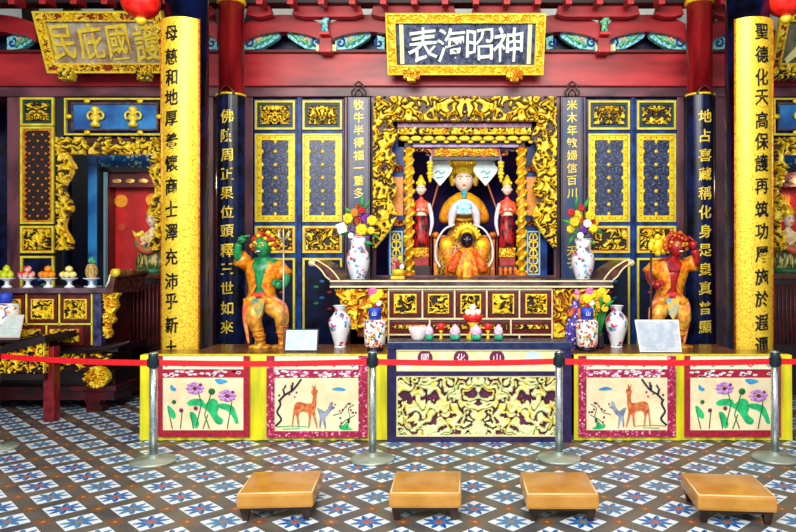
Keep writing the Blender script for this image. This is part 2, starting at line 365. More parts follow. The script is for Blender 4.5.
# ------------------------------------------------------------------ floor: encaustic tiles laid on the diagonal
def floor_mat():
    m = bpy.data.materials.new('encaustic star tiles'); m.use_nodes = True; nt = m.node_tree; L = nt.links.new
    b = nt.nodes['Principled BSDF']
    def val(v):
        return v
    def M(op, a, c=None, d=None):
        n = nt.nodes.new('ShaderNodeMath'); n.operation = op
        for i, q in enumerate((a, c, d)):
            if q is None: continue
            if isinstance(q, (int, float)): n.inputs[i].default_value = q
            else: L(q, n.inputs[i])
        return n.outputs[0]
    g = nt.nodes.new('ShaderNodeNewGeometry'); sp = nt.nodes.new('ShaderNodeSeparateXYZ'); L(g.outputs['Position'], sp.inputs[0])
    dg = 0.4590; p = dg / math.sqrt(2)
    x0 = X(511.2, EYE * F / (521.8 - CY)); y0 = EYE * F / (521.8 - CY)
    xx = M('SUBTRACT', sp.outputs[0], x0); yy = M('SUBTRACT', sp.outputs[1], y0)
    k = 1 / (math.sqrt(2) * p)
    u = M('MULTIPLY', M('ADD', xx, yy), k); v = M('MULTIPLY', M('SUBTRACT', yy, xx), k)
    fu = M('SUBTRACT', M('FRACT', M('ADD', u, 100.5)), 0.5); fv = M('SUBTRACT', M('FRACT', M('ADD', v, 100.5)), 0.5)
    au = M('ABSOLUTE', fu); av = M('ABSOLUTE', fv)
    hw = 0.338
    inside = M('LESS_THAN', M('MAXIMUM', au, av), hw)
    r = M('SQRT', M('ADD', M('MULTIPLY', fu, fu), M('MULTIPLY', fv, fv)))
    th = M('ARCTAN2', fv, fu)
    t = M('MULTIPLY', M('PINGPONG', th, PI / 8), 8 / PI)        # 0 on the axes and diagonals
    tip = M('PINGPONG', M('ADD', th, 0.0), PI / 8)
    tt = M('MULTIPLY', tip, 8 / PI)
    # tips at odd multiples of 22.5 degrees
    R = M('ADD', 0.165, M('MULTIPLY', M('POWER', tt, 1.1), 0.2))
    star = M('MULTIPLY', M('LESS_THAN', r, R), M('LESS_THAN', M('MAXIMUM', au, av), 0.315))
    core = M('LESS_THAN', M('MAXIMUM', au, av), 0.075)
    ring = M('LESS_THAN', M('MAXIMUM', au, av), 0.13)
    # two blues by half sector
    sec = M('GREATER_THAN', M('SINE', M('MULTIPLY', th, 8.0)), 0.0)
    # band crossings
    bu = M('SUBTRACT', 0.5, au); bv = M('SUBTRACT', 0.5, av)
    cross = M('LESS_THAN', M('MAXIMUM', bu, bv), 0.155)
    rc = M('SQRT', M('ADD', M('MULTIPLY', bu, bu), M('MULTIPLY', bv, bv)))
    thc = M('ARCTAN2', bv, bu)
    Rc = M('ADD', 0.05, M('MULTIPLY', M('ABSOLUTE', M('SINE', M('MULTIPLY', thc, 4.0))), 0.13))
    cstar = M('MULTIPLY', M('LESS_THAN', rc, Rc), cross)
    ccore = M('LESS_THAN', M('MAXIMUM', bu, bv), 0.035)
    def mix(f, a, c):
        n = nt.nodes.new('ShaderNodeMix'); n.data_type = 'RGBA'; L(f, n.inputs[0])
        for i, q in ((6, a), (7, c)):
            if isinstance(q, str): n.inputs[i].default_value = (*hx(q), 1)
            else: L(q, n.inputs[i])
        return n.outputs[2]
    nz = nt.nodes.new('ShaderNodeTexNoise'); nz.inputs['Scale'].default_value = 3.0; nz.inputs['Detail'].default_value = 5; L(g.outputs['Position'], nz.inputs['Vector'])
    rr = nt.nodes.new('ShaderNodeMapRange'); rr.inputs[1].default_value = 0.35; rr.inputs[2].default_value = 0.65; L(nz.outputs['Fac'], rr.inputs[0])
    wn_ = nt.nodes.new('ShaderNodeTexWhiteNoise'); wn_.noise_dimensions = '2D'
    cb = nt.nodes.new('ShaderNodeCombineXYZ'); L(M('FLOOR', M('ADD', u, 0.5)), cb.inputs[0]); L(M('FLOOR', M('ADD', v, 0.5)), cb.inputs[1]); L(cb.outputs[0], wn_.inputs['Vector'])
    band = mix(rr.outputs[0], '#42444c', '#6c6458')
    bandc = mix(cstar, band, '#8c4c1c'); bandc = mix(ccore, bandc, '#c09058')
    blue = mix(sec, '#0a4496', '#2c7cbc')
    blue = mix(M('MULTIPLY', M('GREATER_THAN', wn_.outputs[0], 0.6), 0.45), blue, '#5a9ab4')
    til = mix(star, '#e2eaf0', blue); til = mix(ring, til, mix(sec, '#2c60a0', '#5c84a8')); til = mix(core, til, mix(M('GREATER_THAN', wn_.outputs[0], 0.55), '#b8563a', '#8a7a6c'))
    out = mix(inside, bandc, til)
    # thin joints
    j = M('MULTIPLY', M('GREATER_THAN', M('MAXIMUM', au, av), hw - 0.008), M('LESS_THAN', M('MAXIMUM', au, av), hw + 0.008))
    out = mix(M('MULTIPLY', j, 0.8), out, '#2a2828')
    L(out, b.inputs['Base Color']); b.inputs['Roughness'].default_value = 0.33
    r2 = nt.nodes.new('ShaderNodeMapRange'); r2.inputs[3].default_value = 0.28; r2.inputs[4].default_value = 0.5; L(nz.outputs['Fac'], r2.inputs[0]); L(r2.outputs[0], b.inputs['Roughness'])
    return m
fl = MB(); fl.box(-8, 8, -3, 11, -0.1, 0); struct('floor', fl, floor_mat())

# ------------------------------------------------------------------ building shell
YW = 8.6
def bx(mb, px0, px1, py0, py1, Y0, Y1, mi=0, ch=0.0):
    """box whose front face is at distance Y0 and spans those bounds there"""
    mb.box(X(px0, Y0), X(px1, Y0), Y0, Y1, Z(py1, Y0), Z(py0, Y0), mi, ch); return mb
w = MB(); w.box(-8, 8, 10.4, 10.6, 0, 5.4); struct('wall_back', w, BLACK)
for sx, nm in ((-1, 'wall_left'), (1, 'wall_right')):
    w = MB(); w.box(sx * 7.0, sx * 7.2, 3.0, 10.4, 0, 5.4); struct(nm, w, DKRED)
w = MB(); w.box(-8, 8, 3.6, 10.6, 5.4, 5.55); struct('ceiling', w, DKRED)

# red head beam and rails
def bar(name, px0, px1, py0, py1, Y0, Y1, m, ch=0.0):
    return struct(name, bx(MB(), px0, px1, py0, py1, Y0, Y1, 0, ch), m)
bar('beam', -80, 900, 51, 86, 8.5, 8.85, REDB, 0.012)
bar('beam', -80, 900, 86, 96.5, 8.55, 8.8, MAUVEH, 0.008)
bar('trim_1', -80, 900, 49.5, 52, 8.44, 8.62, mat('dark red moulding', '#5c0c12'))
bar('beam', -80, 900, 30, 49.5, 8.72, 8.9, mat('deep blue board', '#0a0c20', '#142048', rough=0.4))
# posts between the bays
for i, (a, b_, t, m) in enumerate(((7, 19.5, 96, MAUVE), (205.5, 213, 96, MAUVE), (244, 252.5, 96, MAUVE), (344.5, 347, 96, MAUVE), (371, 374.5, 96, MAUVE), (557, 560, 96, MAUVE), (583.5, 586, 96, MAUVE), (677.5, 684, 96, MAUVE), (716, 729, 96, MAUVE), (297, 301.5, 96, BLUE), (631.5, 635, 96, BLUE), (56, 63, 96, BLACK))):
    q = MB(); q.box(X(a, 8.58), X(b_, 8.58), 8.58, 8.78, 0, Z(t, 8.58), 0, 0.006); struct('pillar', q, m)
q = MB(); q.box(X(213.5, 8.7), X(243.5, 8.7), 8.7, 8.8, 0, Z(96, 8.7)); q.box(X(684.3, 8.7), X(715.7, 8.7), 8.7, 8.8, 0, Z(96, 8.7)); struct('wall_panel', q, BLACK)

# purlins, moon beams and rafters under the roof
YR = 8.35
def arch_beam(px0, px1):
    poly = []; n = 14
    for i in range(n + 1):
        t = i / n; px = px0 + (px1 - px0) * t; s = math.sin(PI * t) ** 0.6
        poly.append((X(px, YR), Z(42 - 10.5 * s, YR)))
    for i in range(n, -1, -1):
        t = i / n; px = px0 + (px1 - px0) * t; s = math.sin(PI * t) ** 0.8
        poly.append((X(px, YR), Z(24 - 9.5 * s, YR)))
    q = MB(); q.prism(poly, YR, YR + 0.16); struct('beam', q, REDB)
arches = [(-45, 36), (244, 322), (329, 407), (522, 600), (608, 686), (166, 217), (712, 762)]
for a, b_ in arches: arch_beam(a, b_)
for a, b_ in ((409, 520),): arch_beam(a, b_)
def purlin(px0, px1):
    q = MB(); q.prism([(X(px0, 8.2), Z(14, 8.2)), (X(px0 + 3, 8.2), Z(4, 8.2)), (X(px1 - 3, 8.2), Z(4, 8.2)), (X(px1, 8.2), Z(14, 8.2)), (X(px1 - 10, 8.2), Z(16.5, 8.2)), (X(px0 + 10, 8.2), Z(16.5, 8.2))], 8.2, 8.32)
    struct('beam', q, REDB)
for a, b_ in ((170, 214), (246, 272), (292, 363), (371, 456), (471, 542), (556, 640), (655, 684), (714, 735)): purlin(a, b_)
rp = MB()
bx(rp, -80, 900, -14, 2.5, 8.1, 8.3); struct('beam', rp, mat('dark roof board', '#1c0a0e', '#2c1014'))  # plain dark red-brown board along the roof edge
for px in range(-20, 860, 31):
    q = MB(); q.box(X(px - 3.5, 7.9), X(px + 3.5, 7.9), 7.9, 8.12, Z(1.5, 7.9), Z(-6, 7.9), 0, 0.01)
    q.box(X(px - 3, 7.88), X(px + 3, 7.88), 7.88, 7.9, Z(4.4, 7.9), Z(1, 7.9), 0); struct('beam', q, REDB)
w = MB(); bx(w, -80, 900, -16, 31, 9.6, 9.7); struct('sky_board_upper', w, mat('pale sky board', '#dcecea', '#f4f8f4', rough=0.7, scale=3))  # white board standing in for bright sky between the rafters
for k, px in enumerate(range(-24, 880, 46)):
    q = MB(); x = X(px, 9.4); q.prism([(x - 0.02, Z(-6, 9.4)), (x + 0.13, Z(-6, 9.4)), (x + 0.05 + (0.1 if k % 2 else -0.05), Z(30, 9.4)), (x - 0.09 + (0.1 if k % 2 else -0.05), Z(30, 9.4))], 9.4, 9.55); struct('beam', q, mat('black rafter', '#0a0608', '#200a0c'))
# scroll brackets under the beams
TEAL = mat('turquoise paint', '#2aa6c4', '#9ae0d8', rough=0.4, scale=26, th=(0.42, 0.52))
SBLUE = mat('bracket blue', '#0e3c96', rough=0.4); SGRN = mat('bracket green', '#2c9a70', '#8cd8a4', rough=0.4, scale=30)
br_where = {(243.5, 281): 'just right of the left red pillar', (322, 286): 'left of the small figure above the left doors', (335, 372): 'right of the small figure, toward the middle plaque', (384.5, 377): 'almost hidden by the left edge of the middle plaque',
            (546, 553): 'peeping out at the right edge of the middle plaque', (597, 559): 'left of the small figure above the right doors', (608, 646): 'right of the small figure above the right doors', (686, 648): 'touching the right red pillar on its left',
            (713, 728): 'between the right red pillar and the right gold couplet', (217, 203): 'between the left gold couplet and left red pillar', (7, 38): 'beside the tilted left plaque'}
for (a, b_), wh in br_where.items():
    Yb = 8.45; x0 = X(a, Yb); x1 = X(b_, Yb); s = 1 if x1 > x0 else -1; zb = Z(50, Yb); zt = Z(32.5, Yb) ; L_ = abs(x1 - x0)
    t = thing('scroll_bracket', 'turquoise scroll bracket, ' + wh, 'bracket', (x0, Yb, zb), 'painted scroll brackets under the roof beams')
    hgt = zt - zb
    full = L_ > 0.3
    poly = [(x0, zb), (x0, zb + hgt * 0.72)] + ([(x0 + s * L_ * 0.25, zb + hgt * 0.86), (x0 + s * L_ * 0.6, zb + hgt * 0.96), (x1, zt), (x1 - s * 0.03, zb + hgt * 0.72), (x0 + s * L_ * 0.72, zb + hgt * 0.4), (x0 + s * L_ * 0.45, zb + hgt * 0.08)] if full else [(x1, zb + hgt * 0.85), (x1, zb + hgt * 0.1)])
    q = MB(); q.prism(poly, Yb, Yb + 0.08); q.build('board', TEAL, t)
    q = MB(); r = hgt * 0.24; cx_ = x0 + s * r * 1.3; cz_ = zb + hgt * 0.4
    q.tube([(cx_ + s * r * k / 10 * math.cos(k * 0.62), Yb - 0.01, cz_ + r * k / 10 * math.sin(k * 0.62)) for k in range(1, 13)], 0.014, 6); q.build('scroll', SBLUE, t)
    if full:
        q = MB()
        for k in range(3):
            q.tube([(x0 + s * L_ * (0.3 + 0.15 * k), Yb - 0.01, zb + hgt * (0.15 + 0.17 * k)), (x0 + s * L_ * (0.4 + 0.15 * k), Yb - 0.015, zb + hgt * (0.45 + 0.14 * k)), (x0 + s * L_ * (0.5 + 0.16 * k), Yb - 0.01, zb + hgt * (0.5 + 0.16 * k))], [0.02, 0.024, 0.008], 6)
        q.build('leaf_scrolls', SGRN, t)
        q = MB(); c = (x0 + s * L_ * 0.42, Yb - 0.01, zb + hgt * 0.52)
        for k in range(5): q.ell((c[0] + 0.03 * math.cos(k * 1.257), c[1], c[2] + 0.03 * math.sin(k * 1.257)), (0.02, 0.012, 0.02), 0, 8, 6)
        q.build('blossom', mat('bracket peach', '#e88a5a', '#f4d8b4', scale=60), t)
for px, wh in ((325, 'left'), (604.5, 'right')):
    c = X(px, 8.25); z0 = Z(33, 8.25)
    t = thing('beam_figurine', 'small blue and white carved figure between red beams above the %s doors' % wh, 'figurine', (c, 8.25, z0))
    q = skin({'p': (c, 8.25, z0 + 0.08, 0.035), 'c': (c, 8.25, z0 + 0.15, 0.035), 'n': (c, 8.25, z0 + 0.19, 0.014), 'lf': (c - 0.03, 8.24, z0 + 0.01, 0.02), 'rf': (c + 0.03, 8.24, z0 + 0.01, 0.02), 'la': (c - 0.055, 8.22, z0 + 0.12, 0.014), 'ra': (c + 0.055, 8.22, z0 + 0.17, 0.014)},
             [('p', 'c'), ('c', 'n'), ('p', 'lf'), ('p', 'rf'), ('c', 'la'), ('c', 'ra')], 'p'); q.build('body', SGRN if px > 500 else TEAL, t)
    h, R = head_mesh((c, 8.24, z0 + 0.215), 0.03); h.build('head', WHITE, t)
    q = MB(); q.box(c - 0.06, c + 0.06, 8.2, 8.3, z0 - 0.03, z0); q.build('plinth', RED, t)
    q = MB(); bx(q, px - 6, px + 6, 37, 52, 8.3, 8.5, 0, 0.01); bx(q, px - 3.5, px + 3.5, 2, 37, 8.33, 8.5); struct('pillar', q, REDB)
    bar('trim_%d' % (2 if px < 500 else 3), px - 9, px + 11, 44.5, 51, 8.38, 8.44, CREAM)

# ------------------------------------------------------------------ columns
SPECK = mat('speckled gilt board', '#ffdc3c', '#e09018', rough=0.34, metal=0.3, scale=55, th=(0.48, 0.66))
def arc_board(name, cx, cy, R, th, ang, z0, z1, m, parent, bulge=0):
    n = 24; rings = []
    for k in range(2):
        z = (z0, z1)[k]; ring = []
        for i in range(n + 1):
            a = -ang + 2 * ang * i / n; ring.append((cx + R * math.sin(a), cy - R * math.cos(a), z))
        for i in range(n, -1, -1):
            a = -ang + 2 * ang * i / n; ring.append((cx + (R - th) * math.sin(a), cy - (R - th) * math.cos(a), z))
        rings.append(ring)
    q = MB(); q.loft(rings, 0, True, False); o = q.build(name, m, parent)
    return o
def col_text(chars, cx, cy, R, z_of, size, m, parent, dx=0.0, wid=1.0, off=0.012, ext=0.008):
    q = MB()
    for i, ch in enumerate(chars):
        zc = z_of(i)
        def mp(x, y, d, zc=zc):
            a = (x + dx) / R; rr = R + (ext + d) + 0.001
            return (cx + rr * math.sin(a), cy - rr * math.cos(a), zc + y)
        put_glyph(q, ch, 0, 0, 0, size, 0, ext, off, wid, 1.0, mp)
    q.build('characters', m, parent)
INK = mat('black ink', '#06080c', rough=0.4)
Yc = 7.0
for px, chars, side, ys in ((187, '母慈和地厚養懷商士澤充沛乎新土', 'left', [33, 56, 77, 97, 118, 141, 163, 186, 209, 232, 257, 281, 301, 325, 348]),
                         (747, '聖德化天高保護再筑功屢施於遐邇', 'right', [31, 54, 77, 97, 120, 141, 163, 186, 209, 231, 254, 277, 299, 323, 345])):
    cx = X(px, Yc)
    q = MB(); q.lathe(cx, Yc, [(0.30, 0), (0.30, 0.1), (0.34, 0.18), (0.30, 0.3), (0.215, 0.34), (0.215, 5.4)], 32); struct('column', q, mat('black lacquer blue highlights', '#04050c', '#0a1236', rough=0.25, scale=4, spec=.35))  # black column; the dark blue mottle imitates highlights on it
    t = thing('couplet_board', 'tall gold curved couplet board with black brush characters on the %s black column' % side, 'sign', (cx, Yc - 0.25, 0.85))
    zt = Z(17, 6.77)
    arc_board('board', cx, Yc, 0.25, 0.03, math.radians(50), 0.72, zt, SPECK, t)
    for sg in (-1, 1):
        a = sg * math.radians(49); q = MB(); q.tube([(cx + 0.25 * math.sin(a), Yc - 0.25 * math.cos(a), 0.72), (cx + 0.25 * math.sin(a), Yc - 0.25 * math.cos(a), zt)], 0.012, 6)
        q.build('border', GOLD2, t)
    col_text(chars, cx, Yc, 0.25, lambda i: Z(ys[i], 6.75), 0.175, INK, t, dx=(-0.06 if side == 'left' else 0.045), wid=0.85, off=0.012)
Yi = 7.9
for px, chars, side in ((231.5, '佛陳周正果位頭釋三世如來', 'left'), (699.5, '地占喜藏稱化身是皇真普顯', 'right')):
    cx = X(px, Yi)
    q = MB(); q.lathe(cx, Yi, [(0.24, 0), (0.24, 0.25), (0.145, 0.3), (0.145, 5.4)], 28); struct('column', q, REDP)
    q = MB(); q.lathe(cx, Yi, [(0.15, Z(0, 7.76)), (0.165, Z(-1, 7.76)), (0.165, Z(-4, 7.76)), (0.15, Z(-5, 7.76))], 28); struct('trim_%d' % (4 if px < 400 else 5), q, GOLD)
    t = thing('couplet_board', 'black curved couplet board with gold characters on the %s red pillar' % side, 'sign', (cx, Yi - 0.17, 0.35))
    arc_board('board', cx, Yi, 0.172, 0.022, math.radians(82), 0.35, Z(94, 7.74), NAVY, t)
    q = MB(); rr = 0.17
    q.tube([(cx + rr * math.sin(a), Yi - rr * math.cos(a), Z(93, 7.74)) for a in [math.radians(-85 + 10 * k) for k in range(18)]], 0.014, 6); q.build('top_rim', GOLD, t)
    q = MB(); q.tube([(cx - 0.09, Yi - 0.17, Z(93, 7.7)), (cx - 0.05, Yi - 0.18, Z(88, 7.7)), (cx, Yi - 0.18, Z(85, 7.7)), (cx + 0.05, Yi - 0.18, Z(88, 7.7)), (cx + 0.09, Yi - 0.17, Z(93, 7.7))], 0.014, 6); q.build('hanging_ring', MAROON, t)
    ys = [116, 135.5, 155, 174, 193, 212, 231, 250, 269, 288, 308, 327]
    col_text(chars, cx, Yi, 0.172, lambda i: Z(ys[i], 7.73), 0.16, PGOLD, t, dx=0.005, wid=0.95, off=0.008)

# ------------------------------------------------------------------ panelled door leaves
LATT = spots('lattice weave', '#1a2038', ['#2c3c6c', '#38466c', '#141830', '#5a6488'], scale=60, lim=0.6, mscale=3, mth=0.2, rough=0.35)
def rosettes(mb, pts, Y, r=0.022):
    for x, z in pts:
        mb.lathe(0, 0, [(r, 0), (r * 1.0, 0.01), (r * 0.3, 0.018)], 10) if False else None
        mb.ell((x, Y, z), (r, 0.014, r), 0, 10, 6)
def leaf_door(px0, px1, label, seed, rows=((101, 130), (134, 222), (226, 253), (258, 352)), navy=True, dots=False):
    Y = 8.6; x0, x1 = X(px0, Y), X(px1, Y); zb = 0.05; ztop = Z(rows[0][0] - 2, Y)
    t = thing('door_leaf', label, 'door', ((x0 + x1) / 2, Y, zb), 'panelled door leaves')
    q = MB(); q.box(x0, x1, Y, Y + 0.06, zb, ztop); q.build('stile_frame', BLUE if navy else BLACK, t)
    px_ = 0.0128
    # top fretwork
    for ri, (a, b_) in enumerate(rows):
        za, zc = Z(b_, Y), Z(a, Y)
        xa, xb = x0 + 0.02, x1 - 0.02
        if ri == 3: za = 0.25
        q = MB(); q.frame(xa, xb, za, zc, Y - 0.03, Y, 0.026); 
        nm = ('top_panel', 'lattice_panel', 'middle_panel', 'lower_panel')[ri]
        if ri in (0, 2):
            m_ = 0.07 if ri == 0 else 0.045
            g = MB(); g.frame(xa + 0.026, xb - 0.026, za + 0.026, zc - 0.026, Y - 0.012, Y, 0.03 if ri == 0 else 0.012); 
            pan = carve(nm, xa + m_, xb - m_, za + m_, zc - m_, Y - 0.005, [DARKG, GOLD, PGOLD], t, depth=0.03, sc=9 if ri == 0 else 7, seed=seed + ri, sym=(ri == 0))
            q.build('gilt_edge', YEDGE, pan); g.build('moulding', mat('panel green', '#0c3a2c') if ri == 0 else GOLD2, pan)
        elif ri == 1:
            pan = MB(); pan.box(xa + 0.026, xb - 0.026, Y - 0.006, Y, za + 0.026, zc - 0.026); pan = pan.build(nm, DARKG if dots else LATT, t)
            q.build('gilt_edge', YEDGE, pan)
            q = MB(); bw = 0.052; q.frame(xa + 0.03, xb - 0.03, za + 0.03, zc - 0.03, Y - 0.02, Y - 0.006, bw if not dots else 0.02)
            q.build('gilt_border', GOLD if not dots else GOLD2, pan)
            if not dots:
                d = MB(); n = 11
                for k in range(n):
                    z = za + 0.08 + (zc - za - 0.16) * k / (n - 1)
                    for x in (xa + 0.05, xb - 0.05): d.ell((x, Y - 0.02, z), (0.009, 0.006, 0.009), 0, 6, 4)
                for k in range(5):
                    x = xa + 0.1 + (xb - xa - 0.2) * k / 4
                    for z in (za + 0.05, zc - 0.05): d.ell((x, Y - 0.02, z), (0.009, 0.006, 0.009), 0, 6, 4)
                d.build('border_studs', DARKG, pan)
                r = MB()
                for k in range(5):
                    z = za + (zc - za) * (0.2 + 0.15 * k); xm = (xa + xb) / 2
                    r.ell((xm, Y - 0.01, z), (0.025, 0.016, 0.025), 0, 12, 6)
                    for x in (xa + 0.085, xb - 0.085): r.ell((x, Y - 0.012, z), (0.022, 0.012, 0.028), 0, 10, 6)
                for z in (za + 0.1, zc - 0.1): r.ell(((xa + xb) / 2, Y - 0.012, z), (0.02, 0.012, 0.03), 0, 10, 6)
                r.build('rosettes', PGOLD, pan)
            else:
                r = MB(); n = 14
                for k in range(n):
                    z = za + 0.1 + (zc - za - 0.2) * k / (n - 1)
                    for x in ([-0.055, 0.055] if k % 2 else [-0.105, 0, 0.105]):
                        r.ell(((xa + xb) / 2 + x, Y - 0.01, z), (0.017, 0.014, 0.017), 0, 8, 5)
                for k in range(18):
                    z = za + 0.06 + (zc - za - 0.12) * k / 17
                    for sg, xe in ((1, xa + 0.045), (-1, xb - 0.045)):
                        r.prism([(xe, z - 0.025), (xe, z + 0.025), (xe + sg * 0.035, z)], Y - 0.016, Y - 0.006)
                r.build('lattice_studs', GOLD2, pan)
        else:
            pan = MB(); pan.box(xa + 0.026, xb - 0.026, Y - 0.006, Y, za + 0.026, zc - 0.026); pan = pan.build(nm, NAVY, t)
            q.build('gilt_edge', YEDGE, pan)
            f = MB(); c = ((xa + xb) / 2, Y - 0.012, zc - 0.45)
            for k in range(7): f = MB(); f.ell((c[0] + 0.1 * math.sin(k * 2.1 + seed), c[1], c[2] + 0.07 * k - 0.2), (0.04, 0.01, 0.022), 0, 8, 5); f.build('painted_flower', (mat('panel flower red', '#a81c24'), mat('panel flower green', '#2c7a50'), mat('panel flower blue', '#2a64a8'))[k % 3], pan)
    return t
leaf_door(254, 297, 'panelled door leaf beside the left red pillar, behind the green guardian', 1.0)
leaf_door(301.5, 344, 'panelled door leaf between the green guardian and left hanging couplet board', 2.0)
leaf_door(586.5, 631, 'panelled door leaf just right of the right flower vase', 3.0)
leaf_door(635, 677, 'panelled door leaf behind the red guardian beside the right red pillar', 4.0)
leaf_door(20, 56.5, 'narrow door leaf with gold dotted lattice above the fruit stands', 5.0, rows=((98, 126), (127, 224), (226, 253), (256, 330)), navy=False, dots=True)

# ------------------------------------------------------------------ hanging couplet boards by the shrine
for px0, px1, chars, side in ((347.5, 370, '牧牛半得福一重多美善', 'left'), (561, 583, '米木年敏婦信百川天子', 'right')):
    Y = 8.42; x0, x1 = X(px0, Y), X(px1, Y); cx = (x0 + x1) / 2; zt = Z(97, Y); zb = Z(282, Y)
    t = thing('hanging_couplet_board', 'grey-blue hanging board with faded gold characters %s of the gilded shrine' % side, 'sign', (cx, Y, zb))
    q = MB(); q.box(x0, x1, Y, Y + 0.03, zb, zt, 0, 0.006); q.build('board', mat('weathered blue board', '#183c6c', '#5c5460', rough=0.35, scale=3, stretch=(2, 1, 0.5), th=(0.42, 0.58)), t)
    q = MB()
    for sg in (-1, 1):
        q.tube([(cx + sg * 0.075, Y, zt), (cx + sg * 0.085, Y - 0.01, zt + 0.06), (cx + sg * 0.05, Y - 0.01, zt + 0.1), (cx + sg * 0.055, Y - 0.01, zt + 0.14), (cx, Y - 0.01, zt + 0.19)], 0.012, 6)
        q.tube([(cx + sg * 0.05, Y, zt), (cx + sg * 0.04, Y - 0.01, zt + 0.05), (cx, Y - 0.01, zt + 0.09)], 0.01, 6)
    q.build('hook', mat('dark bronze', '#2c1414', rough=0.4), t)
    q = MB(); q.box(x0 + 0.012, x0 + 0.022, Y - 0.004, Y, zb + 0.02, zt - 0.02); q.box(x1 - 0.022, x1 - 0.012, Y - 0.004, Y, zb + 0.02, zt - 0.02); q.build('edge_lines', mat('board edge', '#40303c'), t)
    q = MB()
    for k, ch in enumerate(chars): put_glyph(q, ch, cx, Z(105 + 12.6 * k if k < 8 else (251 + 12 * (k - 8)), Y), Y, 0.135, 0, 0.006, 0.008)
    q.build('characters', PGOLD, t)

# ------------------------------------------------------------------ name plaques
def plaque(label, px0, px1, py0, py1, Yb, lean, chars, frame_m, ground, chm, slats=False, cs=0.42, ca=None, wid=.95, boldo=0.006):
    """leaning board: bottom edge at Yb, top edge nearer by lean"""
    zb, x0, x1 = Z(py1, Yb), X(px0, Yb), X(px1, Yb)
    Yt = Yb - lean; zt = Z(py0, Yt); hgt = math.hypot(zt - zb, lean); ang = math.atan2(lean, zt - zb)
    t = thing('name_plaque', label, 'plaque', ((x0 + x1) / 2, Yb, zb))
    M = Matrix.Translation(Vector((0, Yb, zb))) @ Matrix.Rotation(ang, 4, 'X')   # local z up the board, local -y to the viewer
    W = x1 - x0; fw = 0.095
    q = MB(); q.M = M; q.box(x0 + 0.02, x1 - 0.02, 0.0, 0.06, 0.02, hgt - 0.02); q.build('ground_board', ground, t)
    mb = None; fr = MB()
    for (a, b_, c, d, sd) in ((x0, x1, 0, fw, 1.0), (x0, x1, hgt - fw, hgt, 2.0), (x0, x0 + fw, fw, hgt - fw, 3.0), (x1 - fw, x1, fw, hgt - fw, 4.0)):
        mb = carve('f', a, b_, c, d, -0.02, frame_m, depth=0.025, sc=9, th=-0.3, seed=sd + 0.3, asmb=True, back=0.04)
        off = len(fr.v); fr.v += [tuple(M @ Vector(p)) for p in mb.v]; fr.f += [tuple(i + off for i in f) for f in mb.f]; fr.m += mb.m; fr.sm += mb.sm
    fr.build('carved_frame', frame_m, t)
    q = MB(); q.M = M; q.frame(x0 - 0.012, x1 + 0.012, -0.012, hgt + 0.012, -0.05, 0.03, 0.022); q.frame(x0 + fw - 0.01, x1 - fw + 0.01, fw - 0.01, hgt - fw + 0.01, -0.04, 0.0, 0.018); q.build('edge_moulding', PGOLD, t)
    n = len(chars); a0, a1 = ca or (x0 + fw + 0.16, x1 - fw - 0.16)
    for i, ch in enumerate(chars):
        if cs < .1: break
        q = MB(); q.M = M; put_glyph(q, ch, a0 + (a1 - a0) * (i + 0.5) / n, hgt / 2, 0, cs, 0, 0.02, boldo, wid, 1.05); q.build('character', chm, t)
    if slats:
        for xx in (x0 + fw + 0.05, x1 - fw - 0.1): q = MB(); q.M = M; q.box(xx, xx + 0.05, -0.012, 0, fw + 0.02, hgt - fw - 0.02); q.build('side_slat', CREAM, t)
    for xx in (x0 + W * .2, x1 - W * .2): q = MB(); q.box(xx - .02, xx + .02, Yb - .02, 8.52, zb + .02, zb + .06); q.build('wall_peg', DKRED, t)
    return t, M, x0, x1, hgt
PLQ = [mat('plaque frame red', '#a8301c', '#7a1c14'), PGOLD, GOLD]
t, M, x0, x1, hgt = plaque('wide blue plaque with four white characters in a gold frame, centred above the shrine', 389, 542, 14, 73.5, 8.3, 0.27, '表海昭神', [PGOLD, PGOLD, PGOLD], mat('mottled blue ground', '#0c1838', '#5c6488', scale=16, rough=0.4, th=(0.35, 0.65)), mat('white character paint', '#eefae6'), True, 0.4)
for px in (412, 514):
    mb = carve('foot', X(px - 8, 8.3), X(px + 8, 8.3), Z(83, 8.3), Z(71, 8.3), 8.22, [GOLD2, PGOLD], t, sc=10, seed=px * 0.1, mask=lambda u, v: v > 0.2 or 0.25 < u < 0.75, depth=0.03, back=0.06, label=None); mb.name = 'bracket_foot'
t, M, x0, x1, hgt = plaque('leaning plaque with four gold characters on weathered board, above the fruit offerings', 50, 172, 12, 71.5, 8.2, 0.29, '民庇國護', PLQ, mat('weathered board', '#8a6a4c', '#b8b0a0', scale=8, rough=0.6, th=(0.35, 0.65)), PGOLD, False, 0.42, (X(49, 8.05), X(161, 8.05)), .74, 0.01)
for px in (69.5, 146):
    o = carve('bracket_foot', X(px - 9, 8.2), X(px + 8, 8.2), Z(81, 8.2), Z(70, 8.2), 8.14, [DARKG, PGOLD], t, sc=11, seed=px * 0.1, mask=lambda u, v: abs(u - 0.5) < 0.5 - 0.15 * (1 - v), depth=0.03, back=0.08)
t, M, x0, x1, hgt = plaque('leaning plaque cut by the frame, right of the right gold couplet board', 770, 890, 12, 71.5, 8.2, 0.29, '人', PLQ, mat('weathered green board', '#4c5038', '#7a7458', scale=8, rough=0.6), mat('pale yellow character', '#f8f0a0'), False, 0.01)
q = MB(); q.M = M
put_glyph(q, '人', x0 + 0.38, hgt / 2, 0, 0.5, 0, 0.02, 0.02); q.build('character', mat('pale yellow character', '#f8f0a0'), t)
carve('bracket_foot', X(774, 8.2), X(794, 8.2), Z(80, 8.2), Z(69, 8.2), 8.14, [DARKG, PGOLD], t, sc=11, seed=3.2, depth=0.03, back=0.08)

